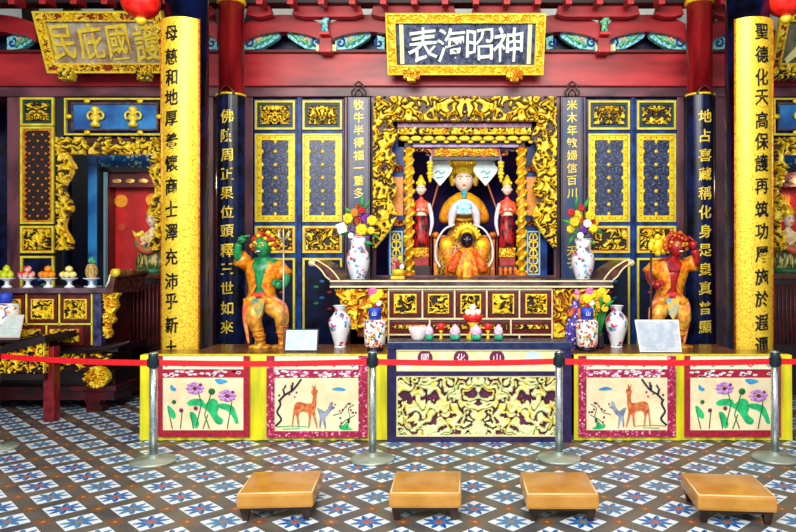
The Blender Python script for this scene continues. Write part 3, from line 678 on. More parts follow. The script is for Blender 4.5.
# lanterns
for px, py, wh in ((141, 2, 'left gold couplet board'), (786, 0, 'right gold couplet board')):
    Y = 6.9; cx, cz = X(px, Y), Z(py, Y)
    t = thing('red_lantern', 'round red paper lantern with gold rim hanging by the %s' % wh, 'lantern', (cx, Y, cz - 0.24))
    q = MB(); n = 24; rings = []
    for k in range(13):
        a = -PI / 2 * 0.9 + PI * 0.9 * k / 12; r = 0.19 * math.cos(a); z = cz + 0.17 * math.sin(a)
        rings.append([(cx + r * (1 + 0.03 * (i % 2)) * math.cos(2 * PI * i / n), Y + r * (1 + 0.03 * (i % 2)) * math.sin(2 * PI * i / n), z) for i in range(n)])
    q.loft(rings, 0, True, True); q.build('shade', mat('lantern paper', '#e81210', '#ff3020', rough=0.35), t)
    q = MB(); q.lathe(cx, Y, [(0.05, cz - 0.17), (0.06, cz - 0.19), (0.045, cz - 0.22), (0.02, cz - 0.24)], 16); q.build('lower_rim', PGOLD, t)
    q = MB(); q.lathe(cx, Y, [(0.06, cz + 0.16), (0.05, cz + 0.2)], 16); q.build('upper_rim', PGOLD, t)
    q = MB(); q.tube([(cx, Y, cz + 0.2), (cx, Y, 5.4)], 0.006, 6); q.build('cord', RED, t)
# ------------------------------------------------------------------ central shrine
YS = 8.3
# dark masonry plinth that the shrine stands on
q = MB(); q.box(X(376, 8.4), X(553, 8.4), 8.4, 9.8, 0, 1.40); q.build
struct('wall_plinth', q, DKRED)
shr = thing('gilded_shrine', 'gilded carved shrine with pillars and dark niche holding the seated goddess', 'shrine', (X(464, YS), YS, 1.40))
q = MB(); q.box(X(374.5, YS), X(557, YS), YS + 0.1, 9.7, 1.40, 1.47); q.build('floor_slab', NAVY, shr)
q = MB(); q.box(X(374.5, 9.5), X(557, 9.5), 9.5, 9.56, 1.47, 3.6); q.build('back_panel', mat('niche back', '#12185c', '#3c1a58', rough=0.6, scale=4, spec=.1), shr)
for a in (400, 529):
    q = MB(); q.box(X(a, 8.5) - 0.02, X(a, 8.5) + 0.02, 8.5, 9.5, 1.47, 3.6); q.build('side_panel', mat('niche side', '#3c100c', '#64200c', rough=0.4), shr)
q = MB(); q.box(X(380, 8.5), X(552, 8.5), 8.5, 9.5, 3.6, 3.66); q.build('top_panel', DARKG, shr)
# outer gold frieze
G3 = [mat('dark amber ground', '#2c1406', '#4c200a'), PGOLD, GOLD, PGOLD]
carve('frieze', X(374, 8.22), X(556, 8.22), Z(121, 8.22), Z(97.5, 8.22), 8.22, G3, shr, depth=0.05, cell=0.011, sc=5.5, th=-0.35, seed=11, sym=True, back=0.04)
def dropmask(flip):
    def m(u, v):
        if flip: u = 1 - u
        wdt = 1.0 if v > 0.25 else 0.35 + 0.65 * (v / 0.25) ** 0.5
        # outer edge fixed, inner edge wavers; bottom end curls
        wv = 0.06 * math.sin(v * 26)
        if v < 0.13: return u < 0.62 + 0.2 * v and u > 0.25 - v * 2 + 0.1 if v < 0.06 else u > 0.08 - v and u < 0.75
        return u < 0.94 + wv - (0.12 if v < 0.3 else 0)
    return m
# side drops: 373..398 and 531..556, y 121..248
def sidem(u, v):
    edge = 0.86 + 0.1 * math.sin(v * 30)
    if v < 0.16: return u > 0.55 * (1 - v / 0.16) ** 1.5 - 0.02 and u < edge - 0.1 + 0.1 * (v / 0.16) or False
    return u < edge
carve('side_drop', X(373.5, 8.22), X(398, 8.22), Z(248, 8.22), Z(121, 8.22), 8.22, G3, shr, depth=0.05, cell=0.011, sc=6, th=-0.3, seed=13, mask=lambda u, v: sidem(u, v) if v > 0.16 else (u < 0.1 + v * 4.2 and u < 0.8), back=0.04)
carve('side_drop', X(531.5, 8.22), X(556, 8.22), Z(248, 8.22), Z(121, 8.22), 8.22, G3, shr, depth=0.05, cell=0.011, sc=6, th=-0.3, seed=14, mask=lambda u, v: sidem(1 - u, v) if v > 0.16 else (1 - u < 0.1 + v * 4.2 and 1 - u < 0.8), back=0.04)
q = MB(); q.frame(X(373.5, 8.26), X(556.5, 8.26), 1.47, Z(96.5, 8.26), 8.26, 8.34, 0.03); q.build('outer_frame', MAUVE, shr)
# stepped lintels
q = MB(); bx(q, 397, 532, 122, 128, 8.3, 8.5, 0, 0.008); q.build('upper_rail', mat('plum rail', '#5c1444', '#84205c', rough=0.3), shr)
carve('eave_band', X(398, 8.34), X(531, 8.34), Z(134.5, 8.34), Z(128, 8.34), 8.34, [DARKG, PGOLD, GOLD], shr, depth=0.03, cell=0.01, sc=10, th=-0.5, seed=15)
def eaves(px0, px1, py, r, n, Y, nm='eave_tiles'):
    q = MB()
    for k in range(n):
        px = px0 + (px1 - px0) * (k + 0.5) / n
        rr = (X(px1, Y) - X(px0, Y)) / n / 2 * 0.95
        q.ell((X(px, Y), Y, Z(py, Y)), (rr, 0.03, r), 0, 12, 8)
        q.ell((X(px + (px1 - px0) / n / 2, Y), Y + 0.01, Z(py + 3.4, Y)), (rr * 0.5, 0.025, r * 0.6), 0, 10, 6)
    q.build(nm, PGOLD, shr)
eaves(398, 531, 138.5, 0.034, 11, 8.36)
q = MB(); bx(q, 398, 531, 134, 147, 8.42, 8.5); q.build('eave_backing', DARKG, shr)
q = MB(); bx(q, 413, 519, 144.5, 147.5, 8.36, 8.5, 0, 0.006); q.build('middle_rail', mat('lilac rail', '#5a3a80', '#8c70a0', rough=0.3), shr)
carve('inner_frieze', X(433, 8.4), X(499, 8.4), Z(156.5, 8.4), Z(149, 8.4), 8.4, [GOLD2, PGOLD, GOLD], shr, depth=0.03, cell=0.01, sc=10, th=-0.4, seed=16, sym=True)
q = MB(); bx(q, 432, 500, 156.5, 160, 8.4, 8.5, 0, 0.004); q.build('inner_rail', NAVY, shr)
for sgn, a in ((1, 431), (-1, 500)):
    q = MB(); bx(q, a - 1.5, a + 1.5, 148, 172, 8.42, 8.5); q.build('inner_post', mat('lilac rail', ''), shr)
    q = MB()
    for k in range(6): q.ell((X(a - sgn * 1, 8.4), 8.4, Z(163 + 3.5 * k, 8.4)), ((0.045, 0.04, 0.032, 0.045, 0.036, 0.02)[k], 0.03, 0.028), 0, 10, 6)
    q.build('pendant', GOLD, shr)
# dark canopy corners
for a, b_, sd in ((404, 431, 1), (500, 527, 2)):
    carve('corner_carving', X(a, 8.42), X(b_, 8.42), Z(157, 8.42), Z(147, 8.42), 8.42, [DARKG, GOLD2], shr, depth=0.03, sc=10, th=0.25, seed=17 + sd, mask=lambda u, v, sd=sd: v > 0.55 or ((u < 0.3 or u > 0.8) and v > 0.1))
# twisted dragon columns
for px in (409, 521.5):
    Y = 8.38; cx = X(px, Y); z0 = 1.47; z1 = Z(148, Y)
    q = MB(); q.lathe(cx, Y, [(0.045, z0), (0.045, z1)], 14); dc = q.build('pillar', mat('pillar red', '#c87414', '#e8a820'), shr)
    q = MB(); n = 90
    for ph, rr in ((0, 0.026), (PI, 0.018)):
        q.tube([(cx + 0.052 * math.cos(k * 0.42 + ph), Y + 0.052 * math.sin(k * 0.42 + ph), z0 + 0.05 + (z1 - z0 - 0.08) * k / n) for k in range(n + 1)], [rr * (0.75 + 0.45 * math.sin(k * 1.9)) for k in range(n + 1)], 7)
    for k in range(7): q.ell((cx + 0.05 * math.sin(k * 2), Y - 0.05, z0 + 0.1 + 0.2 * k), (0.035, 0.025, 0.03), 0, 8, 6)
    q.build('coiled_dragon', GOLD, dc)
    q = MB(); q.lathe(cx, Y, [(0.085, z0), (0.085, z0 + 0.03), (0.06, z0 + 0.07)], 14); q.build('pillar_base', GOLD2, dc)
# blue side panels with gold inlays
for a, b_, sd in ((388, 404.5, 1), (525, 547, 2)):
    Y = 8.42; x0, x1 = X(a, Y), X(b_, Y)
    q = MB(); q.box(x0, x1, Y, Y + 0.06, 1.47, 3.55); pn = q.build('screen_panel', BLUE, shr)
    xa, xb = (x0 + 0.02, x1 - 0.02) if sd == 1 else (x0 + 0.02, X(540, Y))
    q = MB(); q.box(xa, xb, Y - 0.015, Y, Z(215.5, Y), Z(177, Y)); q.build('amber_inlay', mat('amber brocade', '#f0a018', '#d8741c', rough=0.4, scale=60), pn)
    carve('carved_inlay', xa, xb, Z(226, Y), Z(220, Y), Y - 0.01, [DARKG, GOLD2], pn, sc=11, seed=20 + sd)
    carve('carved_inlay', xa, xb, Z(172, Y), Z(165, Y), Y - 0.01, [DARKG, GOLD2], pn, sc=11, seed=22 + sd)
    q = MB(); za, zb = Z(275, Y), Z(231, Y); q.frame(xa, xb, za, zb, Y - 0.02, Y, 0.018); q.build('panel_edge', mat('ice blue edge', '#9ac8d8'), pn)
    q = MB(); xm = (xa + xb) / 2; wd = (xb - xa) * 0.3
    for k in range(5):
        z = za + (zb - za) * (0.14 + 0.18 * k)
        for sg in (-1, 1): q.tube([(xm + sg * wd * 0.2, Y - 0.012, z - 0.045), (xm + sg * wd, Y - 0.012, z - 0.02), (xm + sg * wd * (0.9 if k % 2 else 0.5), Y - 0.012, z + 0.04), (xm + sg * 0.012, Y - 0.012, z + 0.03)], 0.011, 6)
    q.tube([(xm, Y - 0.01, za + 0.05), (xm, Y - 0.01, zb - 0.05)], 0.011, 6)
    q.build('gold_fretwork', PGOLD, pn)

# ---- statues
def wx(px, Y): return X(px, Y)
def seated_goddess():
    Y = 8.85; s = Y / F; c = X(464, Y)
    t = thing('goddess_statue', 'large seated goddess statue with white face, fringed gold crown and gold robe', 'statue', (c, Y, 1.47))
    zz = lambda py: Z(py, Y)
    def XX(px): return X(px, Y)
    # continuous seated body under the robe
    b = skin({'pelvis': (c, Y, zz(248), .17), 'chest': (c, Y, zz(214), .17), 'up': (c, Y, zz(200), .12), 'neck': (c, Y, zz(193), .05), 'hd': (c, Y, zz(188), .05),
              'ls': (XX(448), Y, zz(204), .07), 'le': (XX(442), Y - .12, zz(221), .07), 'lw': (XX(456), Y - .28, zz(217), .05),
              'rs': (XX(480), Y, zz(204), .07), 're': (XX(486), Y - .12, zz(221), .07), 'rw': (XX(472), Y - .28, zz(217), .05),
              'lh': (XX(453), Y - .05, zz(248), .12), 'lk': (XX(446), Y - .38, zz(242), .11), 'lf': (XX(452), Y - .4, zz(268), .07),
              'rh': (XX(475), Y - .05, zz(248), .12), 'rk': (XX(484), Y - .38, zz(242), .11), 'rf': (XX(476), Y - .4, zz(268), .07)},
             [('pelvis', 'chest'), ('chest', 'up'), ('up', 'neck'), ('neck', 'hd'), ('up', 'ls'), ('ls', 'le'), ('le', 'lw'), ('up', 'rs'), ('rs', 're'), ('re', 'rw'), ('pelvis', 'lh'), ('lh', 'lk'), ('lk', 'lf'), ('pelvis', 'rh'), ('rh', 'rk'), ('rk', 'rf')], 'pelvis')
    b.build('robed_body', mat('gold brocade robe', '#f2a818', '#d8781a', rough=0.4, scale=45, th=(0.45, 0.55)), t)
    h, R = head_mesh((c, Y - 0.05, zz(181.5)), 0.15, nose=0.7); ho = h.build('head', SKINW, t)
    face_parts(t, R, lip=mat('lip red', '#c81c24'), brow=mat('soft brow', '#7a5040'), big=0.7)
    # shoulder cape
    q = MB(); q.rob([(c, Y, zz(216), .29, .2), (c, Y, zz(205), .27, .19), (c, Y, zz(198), .2, .16), (c, Y, zz(193), .09, .09)], 28); q.build('cape', mat('yellow gold cape', '#f6bc14', '#e08c18', rough=0.4, scale=30), t)
    q = MB(); q.tube([(c - .2, Y - .2, zz(213)), (c - .12, Y - .2, zz(219)), (c, Y - .22, zz(221)), (c + .12, Y - .2, zz(219)), (c + .2, Y - .2, zz(213))], .02, 6); q.build('cape_edge', PGOLD, t)
    # crown
    q = MB(); q.rob([(c, Y, zz(174), .155, .13), (c, Y, zz(170), .165, .14), (c, Y, zz(161), .16, .13), (c, Y, zz(159.5), .12, .1)], 28); cr = q.build('crown', PGOLD, t)
    q = MB()
    for k in range(13):
        x = c - .15 + .025 * k; q.tube([(x, Y - .15 + abs(k - 6) * .006, zz(163)), (x, Y - .165 + abs(k - 6) * .006, zz(175 + (1 if k % 2 else 0)))], .0075, 6)
    q.build('crown_fringe', GOLD, cr)
    q = MB()
    for k in range(9):
        a = PI * (k + 0.5) / 9; q.ell((c + .15 * math.cos(a), Y - .02, zz(163) + .06 * math.sin(a)), (.022, .02, .026), 0, 8, 6)
    q.build('crown_finials', PGOLD, cr)
    for sg in (-1, 1):
        q = MB(); q.tube([(c + sg * .15, Y, zz(166)), (c + sg * .165, Y - .02, zz(178)), (c + sg * .15, Y - .02, zz(186))], [.045, .04, .025], 8); q.build('crown_side_wing', GOLD, cr)
    q = MB(); q.ell((c, Y - .17, zz(194)), (.04, .03, .04), 0, 10, 8); q.ell((c, Y - .18, zz(198)), (.03, .03, .035), 0, 10, 8); q.build('beard_tassel', mat('turquoise tassel', '#2ca8b8', '#58c8d0', rough=0.5), t)
    # draped white sleeves and blue tablet cloth over the hands
    q = MB(); q.tube([(c - .17, Y - .25, zz(228)), (c - .14, Y - .3, zz(214)), (c - .05, Y - .34, zz(208)), (c + .05, Y - .34, zz(208)), (c + .14, Y - .3, zz(214)), (c + .17, Y - .25, zz(228))], [.03, .06, .075, .075, .06, .03], 10, flat=0.7); q.build('white_sleeves', mat('white silk', '#f4ecf0', '#d8e4f0', rough=0.5, scale=20), t)
    q = MB(); q.ell((c, Y - .38, zz(209)), (.1, .06, .07), 0, 14, 10); q.ell((c, Y - .4, zz(215)), (.11, .04, .03), 0, 12, 8); q.build('blue_cloth', mat('pale blue silk', '#88d8f0', '#d8f4fc', rough=0.4, scale=40), t)
    for sg in (-1, 1): hand(t, (c + sg * .09, Y - .38, zz(213)), (-sg, -.3, .1), .09, SKINW, palm=(0, 1, -.2), curl=.5)
    # robe skirt over knees
    skirtm = [mat('brown brocade', '#7a3a18', '#d8a040', rough=0.45, scale=38, th=(0.45, 0.52))]
    q = MB(); q.rob([(c, Y - .22, 1.47, .36, .22), (c, Y - .24, zz(262), .37, .24), (c, Y - .22, zz(248), .33, .24), (c, Y - .16, zz(238), .24, .2), (c, Y - .1, zz(228), .17, .15)], 36, fold=.05, nf=12); q.build('skirt', skirtm, t)
    for sg in (-1, 1):
        q = MB(); q.ell((c + sg * .215, Y - .42, zz(246)), (.075, .04, .075), 0, 14, 10); q.build('knee_roundel', GOLD, t)
        q = MB(); q.tube([(c + sg * .12, Y - .36, zz(226)), (c + sg * .25, Y - .38, zz(231)), (c + sg * .345, Y - .34, zz(243)), (c + sg * .36, Y - .34, zz(258)), (c + sg * .3, Y - .4, zz(267))], .013, 6); q.build('white_hem', WHITE, t)
    # throne
    q = MB(); q.box(c - .32, c + .32, Y + .05, Y + .5, 1.47, zz(235), 0, .01)
    for sg in (-1, 1):
        q.box(c + sg * .36 - .03, c + sg * .36 + .03, Y - .3, Y + .4, zz(240), zz(235), 0, .01); q.box(c + sg * .36 - .025, c + sg * .36 + .025, Y - .3, Y - .24, 1.47, zz(240)); q.ell((c + sg * .36, Y - .34, zz(236)), (.05, .05, .04))
    q.build('throne', GOLD2, t)
    return t
seated_goddess()

def black_face_deity():
    Y = 8.4; c = X(467, Y); zz = lambda py: Z(py, Y)
    t = thing('small_deity_statue', 'small black-faced deity in a spreading orange robe seated before the goddess', 'statue', (c, Y, 1.47))
    q = MB(); q.rob([(c, Y, 1.47, .28, .15), (c, Y, zz(268), .27, .15), (c, Y, zz(258), .2, .14), (c, Y, zz(251), .12, .11), (c, Y, zz(247), .07, .08)], 40, fold=.07, nf=13)
    q.build('robe', mat('flame orange robe', '#f05a14', '#f6b418', rough=0.5, scale=22, th=(0.42, 0.6)), t)
    q = MB(); q.prism([(c - .035, zz(254)), (c + .035, zz(254)), (c + .05, 1.475), (c - .05, 1.475)], Y - .175, Y - .15); q.build('front_sash', mat('yellow sash', '#f4d820', '#e8841c', rough=0.5, scale=14), t)
    for sg in (-1, 1):
        q = MB(); q.tube([(c + sg * .08, Y - .08, zz(252)), (c + sg * .16, Y - .14, zz(262)), (c + sg * .2, Y - .16, zz(272))], [.04, .055, .06], 8); q.build('sleeve', mat('scarlet sleeve', '#d8341c', '#f07c1c', scale=20), t)
    b = skin({'p': (c, Y, zz(262), .07), 'c': (c, Y, zz(253), .07), 'n': (c, Y - .02, zz(249), .03), 'l': (c - .08, Y - .05, zz(254), .03), 'r': (c + .08, Y - .05, zz(254), .03)}, [('p', 'c'), ('c', 'n'), ('c', 'l'), ('c', 'r')], 'p'); b.build('body', DARKHAIR, t)
    BF = mat('black painted face', '#0c0816', '#1c1230', rough=0.25)
    h, R = head_mesh((c, Y - .05, zz(240.5)), .105); h.build('head', BF, t)
    face_parts(t, R, lip=mat('deity lip', '#8c1c20'), eye=mat('deity eye', '#d8d0c0'), big=.7)
    q = MB(); q.tube([(c + .13 * math.cos(a), Y, zz(239) + .155 * math.sin(a)) for a in [PI * k / 16 for k in range(17)]], [.022 + .012 * math.sin(PI * k / 16) for k in range(17)], 8)
    cr = q.build('arched_headdress', PGOLD, t)
    q = MB()
    for k in range(1, 12):
        a = PI * k / 12; q.ell((c + .165 * math.cos(a), Y, zz(239) + .19 * math.sin(a)), (.018, .018, .022), 0, 8, 6)
    q.build('headdress_beads', GOLD, cr)
    q = MB(); q.rob([(c, Y + .02, zz(236), .08, .07), (c, Y + .02, zz(231), .07, .06), (c, Y + .02, zz(229), .03, .03)], 16); q.build('cap', GOLD, cr)
black_face_deity()

def attendant(px, flip, label):
    Y = 8.5; c = X(px, Y); zz = lambda py: Z(py, Y); f = flip
    t = thing('attendant_statue', label, 'statue', (c, Y, 1.47), 'standing attendants beside the goddess')
    q = MB(); q.box(c - .12, c + .12, Y - .1, Y + .12, 1.47, zz(266), 0, .008); q.build('lower_plinth', DARKG, t)
    q = MB(); q.box(c - .1, c + .1, Y - .09, Y + .1, zz(266), zz(257), 0, .008); q.build('red_plinth', mat('plinth red', '#8c1410', '#b0241c'), t)
    carve('gilt_base', c - .1, c + .1, zz(257), zz(248), Y - .08, [GOLD2, PGOLD], t, sc=12, seed=px * .01, back=.16, th=-.4)
    b = skin({'p': (c, Y, zz(222), .075), 'w': (c, Y, zz(214), .06), 'c': (c, Y, zz(205), .075), 'n': (c, Y, zz(199.5), .028), 'h': (c, Y, zz(196), .028),
              'ls': (c - .085, Y, zz(204), .035), 'le': (c - .11, Y - .02, zz(214), .032), 'lw': (c - .05, Y - .1, zz(212), .024),
              'rs': (c + .085, Y, zz(204), .035), 're': (c + .11, Y - .02, zz(214), .032), 'rw': (c + .05, Y - .1, zz(210), .024),
              'lk': (c - .045, Y - .01, zz(234), .055), 'lf': (c - .05, Y, zz(250), .04), 'rk': (c + .045, Y - .01, zz(234), .055), 'rf': (c + .05, Y, zz(250), .04)},
             [('p', 'w'), ('w', 'c'), ('c', 'n'), ('n', 'h'), ('c', 'ls'), ('ls', 'le'), ('le', 'lw'), ('c', 'rs'), ('rs', 're'), ('re', 'rw'), ('p', 'lk'), ('lk', 'lf'), ('p', 'rk'), ('rk', 'rf')], 'p')
    b.build('body', mat('scarlet tunic', '#e0301c', '#f0642c', rough=0.4, scale=20), t)
    q = MB(); q.rob([(c, Y, zz(250), .105, .09), (c, Y, zz(238), .1, .09), (c, Y, zz(226), .09, .08), (c, Y, zz(214), .07, .065)], 24, fold=.08, nf=7); q.build('skirt', mat('dark red skirt', '#b01418', '#240a14', rough=0.4, scale=26, th=(.5, .56), stretch=(1, 1, .4)), t)
    q = MB(); q.rob([(c, Y, zz(216), .08, .075), (c, Y, zz(212.5), .08, .075)], 20); q.build('white_sash', mat('cream sash', '#f4ead0'), t)
    q = MB(); q.tube([(c + f * .1, Y - .02, zz(204)), (c + f * .13, Y - .06, zz(214)), (c + f * .14, Y - .06, zz(224)), (c + f * .11, Y - .05, zz(236))], [.022, .026, .024, .01], 8); q.build('long_sleeve', mat('white silk', ''), t)
    h, R = head_mesh((c, Y - .02, zz(190)), .072, nose=.7); h.build('head', SKINW, t); face_parts(t, R, big=.8)
    q = MB(); q.rob([(c, Y + .01, zz(187), .056, .06), (c, Y + .01, zz(184), .06, .06), (c, Y, zz(181), .05, .05), (c, Y, zz(175), .012, .012)], 16)
    for k in range(5): q.ell((c - .05 + .025 * k, Y - .04, zz(183.5 - 1.5 * (2 - abs(k - 2)))), (.013, .012, .022), 0, 8, 6)
    q.build('crown', GOLD, t)
    for sg in (-1, 1): hand(t, (c + sg * .05, Y - .1, zz(211)), (-sg * .8, -.3, .4), .05, SKINW, palm=(0, 1, 0))
    return t
attendant(421, 1, 'standing red-robed attendant with gold crown near the left dragon pillar')
attendant(507, -1, 'standing red-robed attendant with gold crown near the right dragon pillar')
for px, sg, side in ((440, -1, 'left'), (485.5, 1, 'right')):
    Y = 8.6; c = X(px, Y); zz = lambda py: Z(py, Y); b0 = X(431 if sg < 0 else 497, Y)
    t = thing('ceremonial_fan', 'white ceremonial fan on a thin pole, %s of the goddess crown' % side, 'fan', (b0, Y, 1.47))
    q = MB(); pts = []
    for k in range(13):
        a = PI * (0.02 + 0.96 * k / 12); rr = 0.15 * (1 + 0.1 * (k % 2)); pts.append((c + rr * math.cos(a), zz(172) + rr * math.sin(a) * 1.0))
    pts += [(c - .12, zz(175)), (c, zz(186)), (c + .12, zz(175))]
    q.prism(pts[::-1], Y - .015, Y + .015); fan = q.build('fan_blade', mat('white fan silk', '#f6f8f0', '#d4f0ec', rough=0.5, scale=14), t)
    q = MB(); q.tube([(c - .06, Y - .02, zz(173)), (c - .02, Y - .02, zz(171)), (c + .02, Y - .02, zz(174)), (c + .06, Y - .02, zz(171))], .009, 6); q.tube([(c - .04, Y - .02, zz(178)), (c + .04, Y - .02, zz(177))], .009, 6); q.build('painted_waves', mat('fan teal', '#58b4b0'), fan)
    q = MB(); q.tube([(b0, Y, 1.47), (b0, Y - .0, zz(210)), (c, Y, zz(178))], .012, 6); q.build('pole', mat('fan pole', '#a85a24'), t)
# golden curtain behind the crown
q = MB(); q.prism([(X(434, 9.2), Z(160, 9.2)), (X(494, 9.2), Z(160, 9.2)), (X(490, 9.2), Z(174, 9.2)), (X(438, 9.2), Z(174, 9.2))], 9.2, 9.24); tag(q.build('altar_curtain', mat('yellow curtain', '#f6dc14', '#e8b818', rough=0.5)), 'short yellow curtain hung behind the crown of the goddess', 'curtain')

# small offerings in front of the shrine, on the shrine floor
for k, (px, m, lab) in enumerate(((508, GOLD2, 'row of small orange gilt figures below the right attendant'),)):
    Y = 8.36; c = X(px, Y)
    t = thing('offering_rack', lab, 'offering', (c, Y, 1.47))
    q = MB(); q.box(c - .12, c + .12, Y - .03, Y + .03, 1.47, 1.5); q.build('tray', GOLD, t)
    for j in range(4): q = MB(); q.lathe(c - .09 + .06 * j, Y, [(.025, 1.5), (.02, 1.54), (.028, 1.57), (.012, 1.6)], 10); q.build('cup', mat('orange gilt cup', '#f08c1c', '#d8441c'), t)

# ------------------------------------------------------------------ high altar table
YA = 7.3; zt = Z(280, YA); zs = Z(287.5, YA); axc = X(471, YA)
alt = thing('high_altar_table', 'tall dark red altar table with upswept scroll ends and gold carved panels', 'table', (axc, YA, 0))
xl, xr = X(330, YA), X(613, YA)
q = MB(); q.box(xl, xr, YA, 8.2, zs, zt, 0, 0.012); top = q.build('top', mat('plum altar top', '#32202c', '#705460', rough=0.22, scale=4), alt)
q = MB(); q.box(xl, xr, YA - .012, YA, zs, zs + 0.018); q.box(xl, xr, YA - .012, YA, zt - 0.02, zt - .004); q.build('edge_line', CREAM, top)
for sg, xe in ((-1, xl), (1, xr)):
    pr = [(0, -0.0), (-.05, .04), (-.09, .1), (-.15, .155), (-.2, .175)]
    up = [(xe + sg * -p[0] * -1 * 1 if False else xe + (p[0] if sg < 0 else -p[0]), zt + p[1]) for p in pr]
    th_ = [(.1, .0), (.05, .07), (-.01, .13), (-.08, .175), (-.14, .21), (-.2, .215)]
    lo = [(xe + (p[0] if sg < 0 else -p[0]), zt + p[1]) for p in th_]
    q = MB(); q.prism(up + lo[::-1], YA + .01, 8.1); se = q.build('scroll_end', mat('scroll end plum', '#3c1430', '#6c3820', rough=0.25), alt)
    q = MB(); xx = xe + (-.2 if sg < 0 else .2); q.tube([(xx, YA, zt + .185), (xx, 8.1, zt + .185)], .036, 14); q.build('scroll_roll', CREAM, se)
    q = MB(); q.tube([(p[0], YA, p[1]) for p in up], .009, 6); q.tube([(p[0], YA, p[1]) for p in lo], .009, 6); q.build('scroll_edging', CREAM, se)
    # carved gold bracket under the overhang and big carved figures panel
    if sg < 0: a, b_ = xl + .03, X(357, YA)
    else: a, b_ = X(586, YA), xr - .03
    carve('corner_bracket', a, b_, Z(330, YA), Z(289, YA), YA + .06, [GOLD2, PGOLD, GOLD], alt, depth=.04, cell=.011, sc=7, th=-.5, seed=41 + sg, mask=(lambda u, v: u > .75 * (1 - v) ** .8) if sg < 0 else (lambda u, v: 1 - u > .75 * (1 - v) ** .8), back=.05)
    a, b_ = (X(357, YA), X(387, YA)) if sg < 0 else (X(553.5, YA), X(586, YA))
    carve('figure_panel', a, b_, .85, Z(289, YA), YA + .03, [mat('rust gilding', '#8c3c10', '#b8541c'), PGOLD, GOLD, GOLD2], alt, depth=.06, cell=.011, sc=5.5, th=-.45, seed=44 + sg, back=.05)
    q = MB(); xg = X(345, YA) if sg < 0 else X(596, YA); q.box(xg - .04, xg + .04, YA + .1, YA + .2, 0, zs, 0, .006); q.build('leg', MAROON, alt)
x0, x1 = X(387.5, YA), X(553, YA)
q = MB(); q.box(x0, x1, YA + .04, 8.0, 0.05, zs); body = q.build('cabinet_body', MAROON, alt)
q = MB(); q.box(x0, x1, YA + .02, YA + .04, Z(319.8, YA), Z(318, YA)); q.box(x0, x1, YA + .02, YA + .04, Z(335.6, YA), Z(334, YA)); q.box(x0, x1, YA + .02, YA + .04, Z(290.3, YA), Z(288.5, YA))
for px in (388.3, 422.3, 454.6, 486.8, 519.6, 552.3): q.box(X(px - .8, YA), X(px + .8, YA), YA + .02, YA + .04, Z(318, YA), Z(290, YA))
for px in (388.3, 429.5, 511, 552.3): q.box(X(px - .8, YA), X(px + .8, YA), YA + .02, YA + .04, Z(334, YA), Z(319.8, YA))
for px in (388.3, 457, 519.5, 552.3): q.box(X(px - .8, YA), X(px + .8, YA), YA + .02, YA + .04, Z(346, YA), Z(335.6, YA))
q.build('cream_beading', CREAM, alt)
for k, (a, b_) in enumerate(((389.5, 421), (423.5, 453.5), (456, 485.5), (488, 518.5), (521, 551.5))):
    q = MB(); bx(q, a, b_, 290.8, 317.5, YA + .012, YA + .04, 0, .006); dr = q.build('drawer', mat('oxblood drawer', '#4c1014', '#6e1a18', rough=.3), alt)
    carve('carved_panel', X(a + 5.5, YA), X(b_ - 5.5, YA), Z(312.5, YA), Z(295, YA), YA + .006, [DARKG, GOLD, PGOLD], dr, sc=8, seed=50 + k, th=-.2, depth=.03)
    q = MB(); q.frame(X(a + 4.5, YA), X(b_ - 4.5, YA), Z(313.5, YA), Z(294, YA), YA - .006, YA + .012, .014); q.build('gilt_edge', PGOLD, dr)
for k, (a, b_) in enumerate(((389.5, 428.5), (430.5, 510), (512, 551.5))):
    q = MB(); bx(q, a, b_, 320.8, 333.5, YA + .014, YA + .04, 0, .005); dr = q.build('drawer', mat('oxblood drawer', ''), alt)
    nn = 2 if k == 1 else 1
    for j in range(nn):
        w_ = (b_ - a) / nn; aa = a + w_ * j + 3; bb = a + w_ * (j + 1) - 3
        carve('carved_strip', X(aa, YA), X(bb, YA), Z(328.6, YA), Z(325, YA), YA + .01, [DARKG, PGOLD], dr, sc=12, seed=60 + k + j, th=-.3, depth=.02)

# ------------------------------------------------------------------ front altar box
YB = 6.2; bx0, bx1 = X(388, YB), X(571.5, YB); bz = Z(342, YB)
fb = thing('front_altar_chest', 'low navy framed altar chest with pale carved dragon relief, in the middle', 'altar', ((bx0 + bx1) / 2, YB, 0))
FR = mat('plum navy frame', '#1c1440', '#2c1c54', rough=.3)
q = MB(); q.box(bx0 - .01, bx1 + .01, YB, 6.5, bz - .07, bz, 0, .008); q.build('top', mat('navy top rail', '#16204c', '#24365c', rough=.25), fb)
q = MB(); q.box(bx0, bx0 + .075, YB, YB + .08, 0, bz - .07); q.box(bx1 - .1, bx1, YB, YB + .08, 0, bz - .07); q.box(bx0, bx1, YB + .005, YB + .08, 0, .05)
q.box(bx0 + .07, bx1 - .1, YB + .005, YB + .08, Z(376, YB), Z(371.5, YB)); q.build('frame', FR, fb)
q = MB(); q.box(bx0 + .02, bx1 - .02, YB + .08, 6.48, 0.02, bz - .07); q.build('box_body', FR, fb)
q = MB(); q.box(bx0 + .075, bx1 - .1, YB + .03, YB + .08, Z(371.5, YB), bz - .07); up = q.build('upper_panel', mat('cream silk panel', '#f8f4c8', '#e8e4a0', rough=.5, scale=9), fb)
q = MB(); q.frame(bx0 + .075, bx1 - .1, Z(371.5, YB), bz - .07, YB + .015, YB + .03, .014); q.build('beading', CREAM, up)
